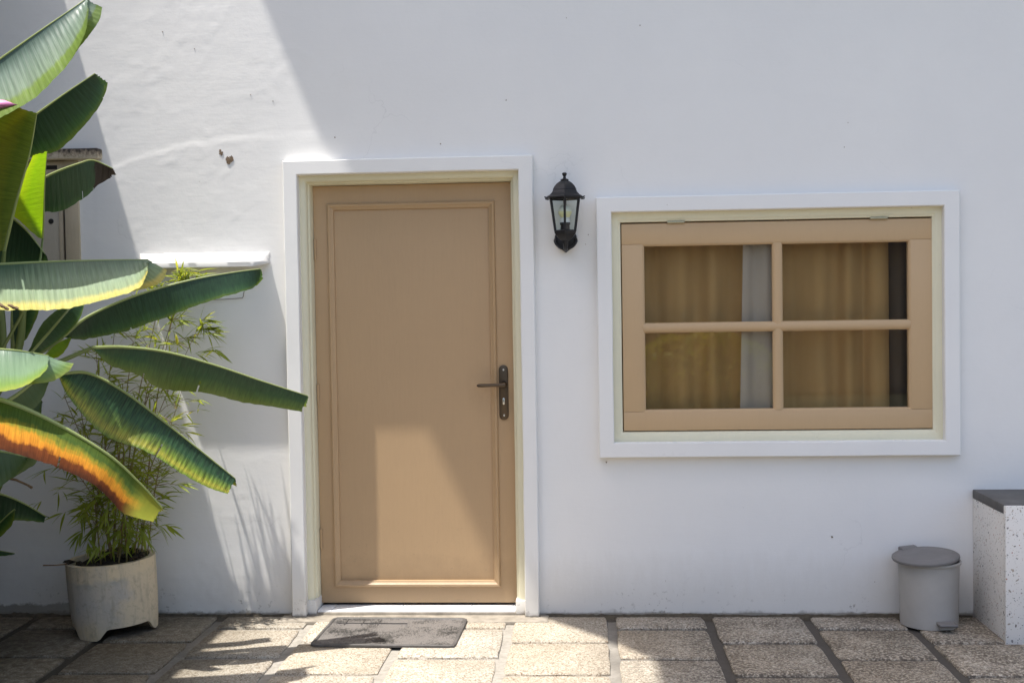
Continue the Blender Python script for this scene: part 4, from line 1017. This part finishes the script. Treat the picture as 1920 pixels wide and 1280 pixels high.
# inner leaves by the crown
banana_leaf(D([(24, 655), (22, 610), (22, 560)], (-.94, -.92)), D([(26, 655), (52, 634), (72, 590), (74, 560)], (-.92, -.90)), M['leaf_dark'], 1.0, seed=17, far=False, ribr=.009)
banana_leaf(D([(52, 668), (92, 622), (128, 580), (163, 543)], (-1.02, -.92)), D([(51, 664), (74, 612), (108, 578), (150, 552), (162, 544)], (-1.00, -.91)), M['leaf_grey'], 1.0, seed=18, far=False, ribr=.005)
banana_leaf(D([(54, 668), (94, 623), (130, 581), (163, 543)], (-1.022, -.922)), D([(58, 670), (108, 640), (146, 600), (158, 570), (164, 545)], (-1.0, -.91)), M['leaf_dark'], 1.0, seed=19, far=False, ribr=.003)
banana_leaf(D([(78, 676), (100, 648), (132, 632)], (-.96, -.9)), D([(84, 678), (112, 668), (126, 652), (134, 634)], (-.92, -.88)), M['leaf_lime'], 1.0, seed=20, far=False, ribr=.003)
banana_leaf(D([(-10, 768), (35, 738), (70, 710), (98, 690)], (-1.12, -1.0)), D([(0, 772), (50, 774), (80, 748), (99, 700)], (-1.10, -.98)), M['leaf_grey'], 1.0, seed=21, far=False, ribr=.010)
banana_leaf(D([(40, 790), (60, 765), (78, 750)], (-1.0, -.95)), D([(60, 800), (76, 785), (80, 755)], (-1.0, -.95)), M['leaf_grey'], 1.0, seed=22, far=False, ribr=.004)
# petioles rising past the horizontal leaf, and the stem
for pts in ([(-20, 740, -1.02), (4, 655, -1.0), (2, 560, -.98)], [(-10, 740, -1.0), (33, 660, -.97), (44, 570, -.95), (48, 520, -.95)]):
    MB().tube(smoothpath([at(*q)-BASE for q in pts], 12), [.020-.0008*k for k in range(12)], 12).build('petiole', M['petiole'], ban)
MB().tube(smoothpath([Vector((0, 0, -.02)), Vector((.02, 0, .4)), at(-55, 800, -1.05)-BASE, at(-35, 700, -1.04)-BASE, at(-30, 620, -1.03)-BASE], 20), [.085-.0024*k for k in range(20)], 18).build('stem', M['petiole'], ban)
MB().tube([at(-20, 890, -.95)-BASE, at(30, 899, -.93)-BASE, at(52, 909, -.92)-BASE, at(60, 914, -.92)-BASE], [.006, .005, .0045, .006], 7).build('dry_stalk', M['bark'], ban)
# pink bract
pk = MB(); a0 = [(-30, 184), (0, 187), (25, 190), (43, 196)]; a1 = [(-30, 212), (0, 206), (22, 203), (43, 197)]
U_ = [at(x, y, -1.36) for x, y in a0]; L_ = [at(x, y, -1.39) for x, y in a1]; Mm = [at((p[0]+q[0])/2, (p[1]+q[1])/2, -1.42) for p, q in zip(a0, a1)]
for k in range(3):
    for A_, B_ in ((U_, Mm), (Mm, L_)):
        vs = [pk.bm.verts.new(p-BASE) for p in (A_[k], A_[k+1], B_[k+1], B_[k])]; pk.bm.faces.new(vs)
bmesh.ops.remove_doubles(pk.bm, verts=pk.bm.verts[:], dist=.0005)
pk_o = pk.build('flower_bract', M['pink'], ban, 180)
for k, (x, y) in enumerate(((4, 574), (12, 578), (22, 574), (30, 577))):
    MB().tube([at(x-6, y-6+k*2, -1.64)-BASE, at(x, y, -1.66)-BASE, at(x+4, y+2, -1.66)-BASE], [.004, .006, .004], 6).build('dry_bract', M['bark'], ban)

# ================================================================== garden seen only as a reflection in the panes
hedge = thing('hedge', 'leafy garden hedge facing the house across the courtyard', 'hedge', (1.35, -9.3, 0))
hb = bmesh.new(); hr = random.Random(2)
for _ in range(7000):
    x = hr.uniform(-1.15, .95); h = 1.02*(1-.5*abs(x)**3)+.22*noise.noise(Vector((x*.7, 1, 0)))+.15*noise.noise(Vector((x*2.5, 1, 0)))
    z = hr.uniform(.02, 1)**.7*h; y = hr.uniform(-.55, .55)*(1-.35*(z/h)**3)
    c = Vector((x, y, z)); q = Vector((hr.gauss(0, 1), hr.gauss(0, 1), hr.gauss(0, 1))).normalized(); s_ = q.orthogonal().normalized(); L = hr.uniform(.05, .10)
    vs = [hb.verts.new(c+q*L), hb.verts.new(c+s_*L*.4), hb.verts.new(c-q*L), hb.verts.new(c-s_*L*.4)]; hb.faces.new(vs)
hm = bpy.data.meshes.new('foliage'); hb.to_mesh(hm); hb.free(); ho = link('foliage', hm, M['hedge'], hedge); ho['kind'] = 'stuff'
gw = thing('garden_wall', 'tall dark stone garden wall behind the hedge', 'wall', (0, -13, 0))
MB().box(-14, 14, -.2, 0, -.02, 2.6).build('wall_body', M['dark_cement'], gw, 0); MB().box(-14, 14, -.25, .05, 2.6, 2.68, .01).build('coping', M['dark_cement'], gw)
